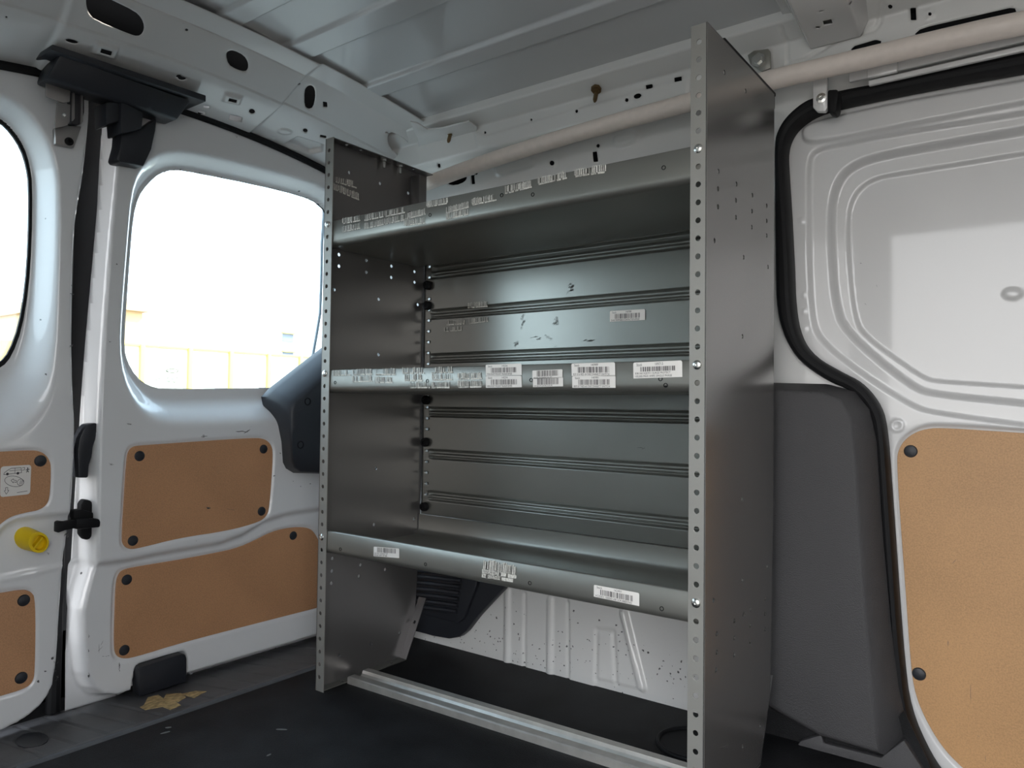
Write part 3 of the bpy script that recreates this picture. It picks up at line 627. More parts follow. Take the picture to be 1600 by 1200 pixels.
# bracket of stacked steel plates on its top corner
mb = MB()
mb.prism([un(a, b, 0, XD+0.030) for a, b in kh([(350, 335), (535, 395), (530, 480), (480, 490), (350, 440)])], (-0.004, 0, 0), bev=0.001)
mb.prism([un(a, b, 0, XD+0.028) for a, b in kh([(435, 480), (535, 500), (530, 630), (510, 660), (415, 680)])], (-0.004, 0, 0), bev=0.001)
mb.prism([un(a, b, 0, XD+0.020) for a, b in kh([(540, 385), (640, 420), (640, 560), (620, 640), (590, 660), (540, 640)])], (-0.02, 0, 0), bev=0.002, m=1)
for a, b in ((560, 395), (622, 420)): mb.prism([un(x, y, 0, XD+0.026) for x, y in kh([(a-6, b), (a+8, b+4), (a+8, b+210), (a-6, b+230)])], (-0.012, 0, 0), bev=0.001)
mb.prism([un(a, b, 0, XD+0.012) for a, b in kh([(415, 680), (510, 660), (620, 665), (560, 830), (420, 800)])], (-0.012, 0, 0), bev=0.002)
hb = mb.build('hinge_bracket', [mat('bracket_grey_steel', (0.33, 0.31, 0.30), 0.4, 0.7), mat('bracket_black', (0.03, 0.03, 0.035), 0.4)], door1)
MB().lathe([(0.0075, 0), (0.0075, 0.003), (0.004, 0.003), (0.0035, 0.001), (0.0001, 0.001)], un(522/4.848, 60+782/4.848, 0, XD+0.012), (1, 0, 0), 16).build('bolt', rubber, hb)
MB().lathe([(0.004, 0), (0.003, 0.002), (0.0001, 0.0025)], un(485/4.848, 60+580/4.848, 0, XD+0.028), (1, 0, 0), 12).build('bolt', zinc, hb)

# pictogram sticker on the upper board of the left door
def quad_map(tl, tr, br, bl, off):
    tl, tr, br, bl = [np.array(p)+np.array(off) for p in (tl, tr, br, bl)]
    return lambda a, b: (1-b)*((1-a)*tl+a*tr)+b*((1-a)*bl+a*br)
TEXT = {}
def text_tris(s):
    if s in TEXT: return TEXT[s]
    cu = bpy.data.curves.new('t', 'FONT'); cu.body = s; cu.resolution_u = 2
    o = bpy.data.objects.new('t', cu); C.objects.link(o); dg = bpy.context.evaluated_depsgraph_get()
    me = bpy.data.meshes.new_from_object(o.evaluated_get(dg)); V = np.array([v.co[:2] for v in me.vertices]); F = [tuple(p.vertices) for p in me.polygons]
    bpy.data.objects.remove(o); bpy.data.curves.remove(cu); bpy.data.meshes.remove(me)
    V = (V-V.min(0))/np.maximum(V.max(0)-V.min(0), 1e-6); TEXT[s] = (V, F); return V, F
def put_text(mb, Q, s, a0, b0, a1, b1, m=1):
    V, F = text_tris(s); mb.add([Q(a0+(a1-a0)*x, b1+(b0-b1)*y) for x, y in V], F, m)
def put_poly(mb, Q, pts, m=1): mb.add([Q(a, b) for a, b in pts], [tuple(range(len(pts)))], m)
def put_line(mb, Q, pts, t, asp, m=1, closed=False):
    pts = list(pts)+([pts[0]] if closed else [])
    for (ax, ay), (bx, by) in zip(pts[:-1], pts[1:]):
        dx, dy = bx-ax, (by-ay)/asp; l = math.hypot(dx, dy) or 1; nx, ny = -dy/l*t, dx/l*t*asp
        put_poly(mb, Q, [(ax-nx, ay-ny), (bx-nx, by-ny), (bx+nx, by+ny), (ax+nx, ay+ny)], m)
cs = [un(a, b, 0, XD+0.0012) for a, b in ((1, 729), (49, 726), (47, 772), (0, 777))]
mb = MB(); Q = quad_map(*cs, (0, 0, 0)); Q2 = quad_map(*cs, (0.0004, 0, 0))
rr = [(0.1+0.1*math.cos(t), 0.1-0.1*math.sin(t)) for t in np.linspace(1.57, 3.14, 5)]+[(0.1+0.1*math.cos(t), 0.9-0.1*math.sin(t)) for t in np.linspace(3.14, 4.71, 5)]+[(0.9+0.1*math.cos(t), 0.9-0.1*math.sin(t)) for t in np.linspace(4.71, 6.28, 5)]+[(0.9+0.1*math.cos(t), 0.1-0.1*math.sin(t)) for t in np.linspace(0, 1.57, 5)]
put_poly(mb, Q, rr, 0)
put_line(mb, Q2, [(0.10, 0.27), (0.12, 0.21), (0.24, 0.13), (0.34, 0.08), (0.66, 0.08), (0.68, 0.25), (0.10, 0.27)], 0.008, 1)
put_line(mb, Q2, [(0.28, 0.16), (0.66, 0.15)], 0.006, 1); put_line(mb, Q2, [(0.46, 0.09), (0.46, 0.25)], 0.006, 1)
put_line(mb, Q2, [(0.69, 0.09), (0.78, 0.08), (0.78, 0.16), (0.69, 0.17)], 0.007, 1)
for x in (0.22, 0.56): put_poly(mb, Q2, circ((x, 0.26), 0.045, 12))
for a in ([(0.88, 0.12), (0.88, 0.2)], [(0.82, 0.17), (0.94, 0.15)], [(0.88, 0.2), (0.84, 0.25)], [(0.88, 0.2), (0.92, 0.25)]): put_line(mb, Q2, a, 0.013, 1)
put_poly(mb, Q2, circ((0.88, 0.11), 0.022, 10))
put_line(mb, Q2, [(0.45+0.33*math.cos(t)*0.94-0.15*math.sin(t)*0.34, 0.52+0.33*math.cos(t)*0.28+0.17*math.sin(t)*0.94) for t in np.linspace(0, 6.28, 25)], 0.007, 1)
put_line(mb, Q2, [(0.66+0.11*math.cos(t), 0.57+0.11*math.sin(t)) for t in np.linspace(0, 6.28, 17)], 0.007, 1)
for x in (0.62, 0.66, 0.70): put_line(mb, Q2, [(x, 0.64), (x+0.04, 0.50)], 0.006, 1)
put_line(mb, Q2, [(0.34, 0.48), (0.42, 0.43), (0.42, 0.47), (0.52, 0.50), (0.52, 0.56), (0.42, 0.53), (0.42, 0.57)], 0.007, 1, closed=True)
put_line(mb, Q2, [(0.17, 0.70), (0.24, 0.70), (0.24, 0.80), (0.28, 0.80), (0.20, 0.92), (0.13, 0.80), (0.17, 0.80)], 0.007, 1, closed=True)
put_poly(mb, Q2, [(0.55, 0.895), (0.9, 0.875), (0.9, 0.89), (0.55, 0.91)])
tag(mb.build('pictogram_sticker', [paper, ink], b1, smooth=False), 'white sticker with van and knob pictograms')

# ================================================================== SLIDING DOOR (right)
YD = 0.420
door3 = tag(empty('door_3', (1.4, YD, 0.0)), 'white sliding side door with tan board at the right edge', 'door', kind='structure')
S = Surf(plane_y(YD), (0.74, 1.80), (-0.06, 1.19), (0.0030, 0.0023), 1)
e = lambda px, it=2, d=0.0: chaikin(np.array([(p[0], p[2]) for p in (un(a, b, 1, YD-d) for a, b in px)]), it, False).tolist()
op = lambda px, it=2: (lambda L: [(2.0, L[0][1])]+L+[(2.0, L[-1][1])])(e(px, it))
S.step(op([(1600, 127), (1400, 162), (1285, 188), (1258, 198), (1254, 210), (1260, 224), (1290, 222), (1400, 200), (1600, 162)]), 0.009, 0.008)
S.step(op([(1600, 175), (1400, 207), (1300, 227), (1272, 234), (1263, 252), (1263, 330), (1264, 415), (1268, 495), (1279, 530), (1340, 580), (1425, 635), (1460, 645), (1600, 664)]), -0.010, 0.008)
S.step(op([(1600, 198), (1400, 233), (1340, 248), (1308, 272), (1294, 318), (1296, 400), (1301, 468), (1316, 517), (1424, 606), (1460, 616), (1600, 630)]), -0.019, 0.011)
S.step(op([(1600, 231), (1400, 264), (1355, 273), (1327, 298), (1317, 340), (1322, 430), (1329, 490), (1342, 522), (1438, 590), (1460, 595), (1600, 604)]), -0.007, 0.006)
S3 = [(1401, 720), (1404, 702), (1416, 684), (1440, 671), (1470, 668), (1600, 677), (1730, 684), (1730, 1330), (1545, 1235), (1500, 1197), (1470, 1165), (1445, 1122), (1430, 1085), (1423, 1040), (1415, 923), (1407, 816)]
P = chaikin(np.array(uvy(S3, YD)), 2); c = P.mean(0); S.step(c+(P-c)*1.02, -0.006, 0.006)
for x, y in ((1256, 461), (1256, 487), (1257, 514), (1252, 345)): S.step(S.poly(px_oval(x, y, 4, 5)), 0.0012, 0.003)
S.step(S.poly(px_oval(1402, 665, 11, 10)), 0.003, 0.005); S.step(S.poly(px_oval(1402, 665, 6, 5.5)), -0.003, 0.004)
S.step(S.poly(px_oval(1580, 455, 14, 8)), 0.004, 0.008)
d3p = S.build('door_panel', white, door3, back=0.0015)
d3b = boards(door3, 'hardboard_panel', S3, YD+0.001, board_l, [(1423, 705), (1436, 1053)], 1, 'tan hardboard panel')

MB().box((0.745, 0.470, -0.08), (1.80, 0.475, 1.195)).build('outer_skin', white, door3, smooth=False)
# ================================================================== BLACK TRIMS
def loft_y(base, top, Yb, Yt, extra=0.03):
    rb = [un(a, b, 1, Yb) for a, b in base]; rt = [un(a, b, 1, Yt) for a, b in top]; c = sum(rt)/len(rt)
    lp = lambda t, o: [a+(b-a)*t+np.array([0, o, 0]) for a, b in zip(rb, rt)]
    R = [[p+np.array([0, extra, 0]) for p in rb], rb, lp(0.8, -0.003), lp(0.95, -0.001), [c+(p-c)*0.985 for p in rt], [c+(p-c)*0.5 for p in rt]]
    n = len(base); V = [p for r in R for p in r]; F = []
    for i in range(len(R)-1):
        for k in range(n): F.append((i*n+k, (i)*n+(k+1) % n, (i+1)*n+(k+1) % n, (i+1)*n+k))
    F.append(tuple((len(R)-1)*n+k for k in range(n))); return V, F
base = [(1100, 600), (1208, 598), (1290, 600), (1335, 612), (1358, 640), (1369, 690), (1378, 827), (1391, 976), (1404, 1075), (1420, 1148), (1392, 1184), (1285, 1150), (1200, 1105), (1100, 1080)]
top = [(1100, 612), (1208, 610), (1285, 614), (1312, 626), (1326, 655), (1331, 700), (1340, 827), (1350, 976), (1358, 1075), (1363, 1140), (1372, 1174), (1280, 1147), (1200, 1100), (1100, 1075)]
V, F = loft_y(base, top, 0.372, 0.338)
tag(MB().add(V, F).build('pillar_trim', trim_pl, sharp=60), 'charcoal plastic pillar trim between shelving and sliding door', 'pillar trim')
mb = MB()
mb.prism([un(a, b, 1, 0.352) for a, b in ((1215, 1210), (1250, 1158), (1283, 1148), (1287, 1162), (1376, 1184), (1412, 1156), (1440, 1200), (1470, 1260), (1215, 1260))], (0, 0.02, 0), bev=0.003)
tag(mb.build('step_trim', trim_pl), 'charcoal plastic step trim at the foot of the pillar trim', 'step trim')
# vent moulding low behind the shelving
mb = MB(); k7v = k7
vo = k7([(100, 100), (900, 100), (905, 330), (800, 440), (680, 570), (590, 690), (530, 740), (440, 755), (300, 730), (170, 695), (60, 680)])
mb.prism([un(a, b, 1, 0.352) for a, b in vo], (0, 0.022, 0), bev=0.004)
vi = k7([(150, 120), (690, 120), (680, 300), (600, 500), (570, 580), (520, 620), (380, 590), (240, 550), (150, 520)])
mb.prism([un(a, b, 1, 0.342) for a, b in vi], (0, 0.014, 0), bev=0.003)
for k in range(7):
    y0 = 165+k*52
    mb.tube([un(a, b, 1, 0.340) for a, b in k7([(120, y0), (330, y0+20), (560-k*8, y0+45)])], 0.0055, 8)
tag(mb.build('vent_moulding', black_pl), 'black ribbed vent moulding on the wall under the lowest shelf', 'vent')

# ---- header bits: black housing over the left door
def hexa(mb, fr, bx_, bev=0.002):
    """solid from a front quad (TL, TR, BR, BL) pushed straight back to x = bx_"""
    F_ = [np.array(p) for p in fr]; B_ = [np.array((bx_, p[1], p[2])) for p in F_]; bm = bmesh.new()
    v = [bm.verts.new(Vector(p)) for p in F_+B_]; bm.faces.new(v[:4]); bm.faces.new(v[7:3:-1])
    for k in range(4): bm.faces.new((v[k], v[(k+1) % 4], v[4+(k+1) % 4], v[4+k]))
    bmesh.ops.recalc_face_normals(bm, faces=bm.faces[:]); bmesh.ops.bevel(bm, geom=bm.edges[:], offset=bev, segments=2, profile=0.5, affect='EDGES')
    bm.verts.index_update(); mb.add([q_.co.copy() for q_ in bm.verts], [[q_.index for q_ in f.verts] for f in bm.faces]); bm.free()
mb = MB()
hexa(mb, [un(82, 69, 0, -0.208), un(322, 149, 0, -0.208), un(322, 159, 0, -0.212), un(80, 78, 0, -0.212)], -0.300, 0.0015)
hexa(mb, [un(94, 84, 0, -0.222), un(300, 157, 0, -0.222), un(277, 188, 0, -0.248), un(73, 123, 0, -0.248)], -0.298, 0.006)
tag(mb.build('latch_cover', black_pl, sharp=30), 'black plastic housing hanging from the header above the door gap', 'latch cover')

# ---- cream tube along the roof rail
tp = [(-0.02, .322, 1.111), (0.0, .322, 1.113)]
for a, b, Y in ((760, 252, .322), (900, 208, .322), (1077, 160, .322), (1202, 125, .322), (1310, 101, .322), (1450, 68, .322), (1600, 34.5, .322)): tp.append(tuple(un(a, b, 1, Y)))
tp.append((1.55, .322, tp[-1][2]-0.03))
tp = chaikin(np.array(tp), 3, False)
tag(MB().tube(tp, 0.0172, 20).build('cargo_tube', tube_white), 'long cream painted tube running along the roof rail', 'tube')

# ---- guide rail and bracket above the sliding door
mb = MB(); gz = lambda py, Y: un(1600, py, 1, Y)[2]
mb.box((0.925, 0.360, gz(65, 0.360)), (1.80, 0.368, 1.178), 0.002)
mb.box((0.955, 0.352, un(1316, 131, 1, 0.352)[2]), (un(1402, 108, 1, 0.352)[0], 0.360, 1.170), 0.002)
mb.box((0.955, 0.362, gz(79, 0.362)), (1.80, 0.371, gz(70, 0.362)), 0.002)
tag(mb.build('guide_rail', white), 'white guide rail above the sliding door below the tube', 'guide rail')
bp = [un(a, b, 1, 0.355) for a, b in ((1270, 118), (1292, 113), (1293, 168), (1289, 174), (1276, 174), (1270, 168))]
br = MB().prism(bp, (0, 0.012, 0), bev=0.002).build('roller_bracket', white)
tag(br, 'white bolted bracket hanging below the tube at the sliding door', 'bracket')
MB().lathe([(0.0085, 0), (0.0085, 0.002), (0.0045, 0.003), (0.004, 0.0005), (0.0001, 0.0005)], un(1283.5, 153.5, 1, 0.355), (0, -1, 0), 16).build('bolt', zinc, br)
MB().prism([un(a, b, 1, 0.352) for a, b in ((1293, 140), (1308, 139), (1310, 145), (1307, 172), (1302, 177), (1293, 174))], (0, 0.03, 0), bev=0.003).build('rubber_stop', rubber, br)

# ---- bolts on the rail
def rail_bolt(px, py, Y, label):
    p = un(px, py, 1, Y); mb = MB(); q = lambda z: (p[0], p[1], p[2]+z)
    mb.lathe([(0.0115, 0.002), (0.0115, 0.004), (0.008, 0.005), (0.0075, 0.010), (0.0001, 0.011)], (p[0], p[1], p[2]+0.006), (0.1, -0.6, -0.8), 8)
    mb.lathe([(0.0045, 0), (0.0045, 0.022), (0.0025, 0.027), (0.0001, 0.028)], (p[0], p[1], p[2]), (0.05, -0.35, -0.95), 10)
    tag(mb.build('rail_bolt', brass), label, 'bolt')
rail_bolt(704, 208, 0.345, 'brass bolt in the roof rail near the back corner')
rail_bolt(932, 143, 0.345, 'brass bolt in the roof rail midway above the shelving')
mb = MB(); o = un(1187, 95, 1, 0.352)
mb.prism([un(a, b, 1, 0.352) for a, b in ((1168, 86), (1178, 79), (1200, 76), (1203, 80), (1204, 106), (1190, 112), (1172, 100))], (0, 0.004, 0), bev=0.0008)
wb = tag(mb.build('mounting_plate', steel), 'grey plate bolted to the roof rail behind the right shelf side', 'plate')
MB().lathe([(0.0135, 0), (0.0135, 0.002), (0.008, 0.002), (0.008, 0.007), (0.0001, 0.0075)], un(1185, 94, 1, 0.352), (0, -1, 0), 6).build('bolt', zinc, wb)
# gusset plate where the header meets the roof rail
mb = MB(); gp = [(641, 191), (652, 193), (668, 203), (690, 201), (733, 190), (745, 199), (745, 206), (700, 222), (676, 233), (664, 246), (656, 238), (652, 215)]
mb.prism([un(a, b, 2, 1.226) for a, b in gp], (0, 0, 0.004), bev=0.001)
tag(mb.build('corner_gusset', white), 'white gusset plate in the top back corner over the shelving', 'gusset')

# ---- aluminium floor track
sec = [(-0.032, 0.0), (-0.032, 0.012), (-0.029, 0.014), (-0.014, 0.014), (-0.012, 0.009), (-0.006, 0.006), (0.004, 0.006), (0.008, 0.010), (0.010, 0.016), (0.026, 0.016), (0.030, 0.013), (0.032, 0.0)]
def track_y(x): return 0.094+0.022*np.clip(x/0.75, 0, 1.3)
V = []; F = []; xs = np.linspace(0.024, 0.80, 12); n = len(sec)
for x in xs:
    for b, c in sec: V.append((x, track_y(x)+b*1.0, c))
for i in range(len(xs)-1):
    for k in range(n): F.append((i*n+k, i*n+(k+1) % n, (i+1)*n+(k+1) % n, (i+1)*n+k))
F += [tuple(range(n-1, -1, -1)), tuple((len(xs)-1)*n+k for k in range(n))]
tag(MB().add(V, F).build('floor_track', alu, sharp=20), 'aluminium floor track on the black mat under the shelving', 'track')

# ---- rest of the van around the photographer: far wall with the open side door, front
mb = MB(); mb.box((-0.33, -1.06, -0.02), (0.72, -1.04, 1.27)); mb.box((0.72, -1.06, 1.20), (2.5, -1.04, 1.27)); mb.box((1.75, -1.06, -0.02), (2.5, -1.04, 1.17))
tag(mb.build('wall_left', white, smooth=False), 'white far side wall with its sliding door open', 'wall', kind='structure')
mb = MB(); mb.box((2.4, -1.04, -0.02), (2.44, 0.46, 1.34))  # unseen; closed off to cut the light from ahead
tag(mb.build('wall_front', trim_pl, smooth=False), 'front of the van behind the photographer', 'wall', kind='structure')
mb = MB(); mb.box((-0.42, -1.06, 1.205), (-0.312, 0.46, 1.31)); mb.box((-0.42, 0.44, -0.03), (-0.30, 0.46, 1.24))
tag(mb.build('wall_rear', white, smooth=False), 'white body frame round the back doors', 'wall', kind='structure')

tag(MB().box((-0.405, -1.06, -0.11), (-0.382, 0.46, -0.012)).build('trim_5', rubber), 'black rubber seal below the back doors', 'seal', kind='structure')
# ---- outside: fence, buildings
lw = MB().box((-8.2, un(-120, 530, 0, -8)[1], -0.60), (-8.0, un(70, 530, 0, -8)[1], un(10, 532, 0, -8)[2])).build('garden_wall', mat('orange_render', (0.80, 0.42, 0.14), 0.9), smooth=False)
tag(lw, 'low orange wall beyond the left back door window', 'wall')
fn = empty('boundary_fence', (-9.5, 1, -0.60), 'pale yellow board fence with posts beyond the back window', 'fence')
fx = -9.5
ztop = un(330, 549, 0, fx)[2]; yl = un(222, 549, 0, fx)[1]; yr = un(445, 549, 0, fx)[1]
MB().box((fx-0.06, un(100, 560, 0, fx)[1], -0.60), (fx, yr+6, ztop)).build('fence_boards', fence_m, fn, smooth=False)
for a in (150, 222, 297, 361, 420, 470, 520):
    y = un(a, 560, 0, fx+0.02)[1]; MB().box((fx-0.04, y-0.035, -0.60), (fx+0.05, y+0.035, ztop+0.03), 0.01).build('fence_post', fence_p, fn)
MB().box((fx-0.02, un(100, 560, 0, fx)[1], ztop), (fx+0.03, yr+6, ztop+0.03)).build('fence_rail', fence_p, fn, smooth=False)
bx = -16.0
p0 = un(206, 486, 0, bx); p1 = un(221, 560, 0, bx)
bo = empty('ochre_building', (bx-3, p0[1]-3, -0.60), 'ochre building edge at the left side of the back window', 'building')
MB().box((bx-6, un(120, 500, 0, bx)[1], -0.60), (bx, p1[1], p0[2])).build('wall', build_o, bo, smooth=False)
MB().box((bx-6.1, un(120, 500, 0, bx)[1]-0.1, p0[2]), (bx+0.15, p1[1]+0.1, p0[2]+0.25)).build('roof_edge', build_o, bo, smooth=False)
bx = -24.0
p0 = un(380, 500, 0, bx); p1 = un(560, 500, 0, bx)
bw = empty('white_building', (bx-3, (p0[1]+p1[1])/2, -0.60), 'white building with small windows beyond the fence', 'building')
MB().box((bx-6, p0[1], -0.60), (bx, p1[1], un(440, 505, 0, bx)[2])).build('wall', build_w, bw, smooth=False)
for y0, y1 in ((521, 535), (550, 564)):
    a = un(442, y0, 0, bx+0.02); b = un(458, y1, 0, bx+0.02)
    wn = MB().box((bx-0.1, a[1], b[2]), (bx+0.03, b[1], a[2])).build('window', win_dk, bw, smooth=False)
    MB().box((bx-0.1, a[1]-0.05, a[2]), (bx+0.12, b[1]+0.05, a[2]+0.06)).build('lintel', fence_p, wn, smooth=False)

# ================================================================== SHELVING UNIT
unit = empty('shelving_unit', (W/2, D/2, 0.0), 'grey steel three-shelf van shelving unit with old barcode labels', 'shelving')
FW = 0.0245; T = 0.0018
ZS = [12.1*INCH, 25.1*INCH, 37.1*INCH]
zh = [ZS[0]+k*INCH for k in range(-11, 32)]
left_px = [(545, 270), (593, 287), (637, 302), (529, 398), (529, 416), (571.6, 390.6), (571.6, 407), (571.5, 425.6), (611, 399.5), (611, 416), (610.6, 433.6), (647, 424.6), (647, 441), (521.5, 452.5), (591, 467.6), (652, 476), (590.5, 554), (586.4, 731.6), (583.5, 819.5), (645.8, 810.7), (518.5, 872.5), (518, 892), (562.6, 882.5), (601, 889.6), (517, 911), (560, 900), (623.4, 989), (579, 1005), (529.5, 1023)]
right_px = [(1132, 113), (1165, 142), (1122.7, 267.7), (1122, 295), (1122, 323), (1150.7, 287.5), (1150, 313), (1150, 339.5), (1175.6, 305), (1175, 330), (1174.7, 355), (1198, 321.5), (1198, 345), (1198, 368), (1116.5, 376), (1162, 402), (1200, 417), (1160, 525.6), (1160, 780), (1199, 885.5), (1160, 906), (1115, 938), (1196, 935), (1172.6, 952), (1195.5, 959), (1147.5, 970), (1172, 977), (1195.5, 983), (1120, 990), (1147.5, 996.5), (1172, 1002), (1120, 1019), (1147.5, 1023), (1119, 1046.6), (1188, 1134.7), (1160, 1167)]
def side(x, px, name, sgn, lbl, sm):
    """side sheet with real holes; sgn = direction its flanges turn"""
    h = []
    for a, b in px:
        p = un(a, b, 0, x)
        if 0.008 < p[1] < D-0.008 and 0.01 < p[2] < H-0.01: h.append(circ((p[1], p[2]), 0.0038, 12))
    out_ = [(0, 0), (0.235, 0), (0.283, 0.095), (0.290, 0.20), (D, 0.45), (D, H), (0, H)]
    mb = MB(); plate(mb, out_, h, T, (x+sgn*T/2, 0, 0), (0, 1, 0), (0, 0, 1))
    p = mb.build(name, sm, unit); tag(p, lbl)
    # front flange with its row of holes
    mb = MB(); fo = [(0, 0), (FW, 0), (FW, H), (0, H)]; org = (x if sgn > 0 else x-FW, 0, 0)
    plate(mb, fo, [circ((0.0108 if sgn > 0 else FW-0.0125, z), 0.0040, 14) for z in zh if 0.01 < z < H-0.01 and min(abs(z-q) for q in ZS) > 0.01], T, (org[0], T/2, 0), (1, 0, 0), (0, 0, 1), 0.0004)
    tag(mb.build('front_flange', steel_flange, p), 'front flange pierced with a row of holes')
    # top, bottom and slanting back flanges
    mb = MB(); plate(mb, [(0.002, 0), (D, 0), (D, 0.022), (0.002, 0.022)], [circ((y, 0.012), 0.0042, 12) for y in (0.045, 0.085, 0.205, 0.245)], T, (x, 0, H-T/2), (0, 1, 0), (sgn, 0, 0)); mb.build('top_flange', steel_shaded, p)
    mb = MB(); plate(mb, [(0.002, 0), (0.235, 0), (0.235, 0.022), (0.002, 0.022)], [circ((y, 0.012), 0.004, 12) for y in (0.06, 0.14, 0.2)], T, (x, 0, 0.0026), (0, 1, 0), (sgn, 0, 0)); mb.build('bottom_flange', steel, p)
    d = Vector((0, 0.283-0.237, 0.093)).normalized(); L = math.hypot(0.046, 0.093)
    mb = MB(); plate(mb, [(0, 0), (L*1.35, 0), (L*1.35, 0.022), (0, 0.022)], [circ((L*0.8, 0.011), 0.004, 12)], T, (x, 0.236, 0.002), d, (sgn, 0, 0)); mb.build('back_flange', steel_shaded, p)
    # screws at the three shelves
    xs_ = x+sgn*(0.0108 if sgn > 0 else 0.0125)
    for z in ZS:
        MB().lathe([(0.0068, -0.0002), (0.0066, 0.0012), (0.0052, 0.0026), (0.003, 0.0033), (0.0016, 0.0034), (0.0015, 0.0020), (0.0001, 0.0020)], (xs_, 0, z), (0, -1, 0), 20).build('screw', zinc, p)
    return p
lp_ = side(0.0, left_px, 'side_panel', 1, 'dark inner face of the side panel near the back doors', steel_shaded)
rp_ = side(W, right_px, 'side_panel', -1, 'side panel nearest the sliding door', steel_side)
for a, b in ((600, 250), (625, 262)):
    p = un(a, b, 0, 0.012); mb = MB()
    mb.lathe([(0.0075, 0), (0.0075, -0.006), (0.0045, -0.007), (0.0042, -0.020), (0.0001, -0.021)], (0.012, p[1], H-T), (0, 0, 1), 6).build('flange_bolt', zinc, lp_)
p = un(635, 270, 0, 0.004)
MB().box((0.002, D-0.055, 1.01), (0.030, D-0.050, 1.105), 0.001).build('corner_bracket', steel_shaded, lp_)

MB().box((W-0.030, 0.070, H+0.0002), (W-0.001, D+0.012, H+0.0065), 0.001).box((W-0.026, D+0.002, H-0.022), (W-0.002, D+0.010, H+0.002), 0.001).build('edge_strip', rubber, rp_)
# back panel with rolled beads
S = Surf(plane_y(0.296), (0.004, W-0.004), (0.322, 0.965), (0.0060, 0.0011), 1)
for zc, hh in ((0.886, 0.014), (0.787, 0.0095), (0.684, 0.0095), (0.560, 0.0095), (0.462, 0.0095), (0.366, 0.0095)):
    S.step([(0.030, zc-hh), (W-0.030, zc-hh), (W-0.030, zc+hh), (0.030, zc+hh)], -0.008, 0.006)
    S.bead([(0.034, zc-0.002), (W-0.034, zc-0.002)], 0.005, 0.0055)
for k in range(25):
    z = 0.342+k*INCH
    if z > 0.955: break
    for x in (0.019, W-0.019): S.hole(circ((x, z), 0.0038, 12))
bpn = S.build('back_panel', steel_back, unit, back=0.0012); tag(bpn, 'ribbed back panel')
for a, b in ((671, 445), (670, 477), (668, 625), (665, 691), (663, 792)):
    z = un(a, b, 1, 0.29)[2]
    for x in (0.018, W-0.018):
        MB().lathe([(0.0105, 0), (0.0105, 0.008), (0.0088, 0.011), (0.005, 0.011), (0.004, 0.008), (0.0001, 0.008)], (x, 0.296, z), (0, -1, 0), 18).build('knob', rubber, bpn)

# trays
def tray(z0, z1, name, lbl):
    """z0 bottom, z1 top of the front lip"""
    r = 0.012; pr = []
    arc = [(0.003+r-r*math.cos(t), z0+r-r*math.sin(t)) for t in np.linspace(0, math.pi/2, 7)]
    pr = [(0.0135, z1-0.002), (0.010, z1), (0.005, z1), (0.003, z1-0.002)]+arc+[(0.272, z0), (0.284, z0+0.004), (0.290, z0+0.014), (0.290, z0+0.046), (0.2885, z0+0.046), (0.2885, z0+0.015), (0.283, z0+0.0055), (0.272, z0+0.0016)]+[(0.003+r-(r-0.0016)*math.cos(t), z0+r-(r-0.0016)*math.sin(t)) for t in np.linspace(math.pi/2, 0, 7)]+[(0.0046, z1-0.0025), (0.0130, z1-0.0035)]
    m = MB().profile(pr, 0.004, W-0.004).build(name, steel, unit, sharp=50); tag(m, lbl)
    return m
trays = [tray(0.2755, 0.3215, 'shelf', 'lowest shelf tray'), tray(0.600, 0.645, 'shelf', 'middle shelf tray covered in barcode labels'), tray(0.898, 0.949, 'shelf', 'topmost shelf tray')]
hole_px = [[(532, 858), (665, 881.5), (828, 911), (1034, 951)], [(523.7, 597.8), (668, 595.3), (830, 593.8), (1032, 592), (1040, 602)], [(672, 336), (784, 305), (832.5, 304), (1037, 262), (640, 333)]]
for t, hs in zip(trays, hole_px):
    for a, b in hs:
        p = un(a, b, 1, 0.003); MB().lathe([(0.0034, -0.001), (0.0034, 0.0006), (0.0024, 0.0006), (0.0022, -0.0004), (0.0001, -0.0004)], p, (0, -1, 0), 12).build('rivet_hole', rubber, t)

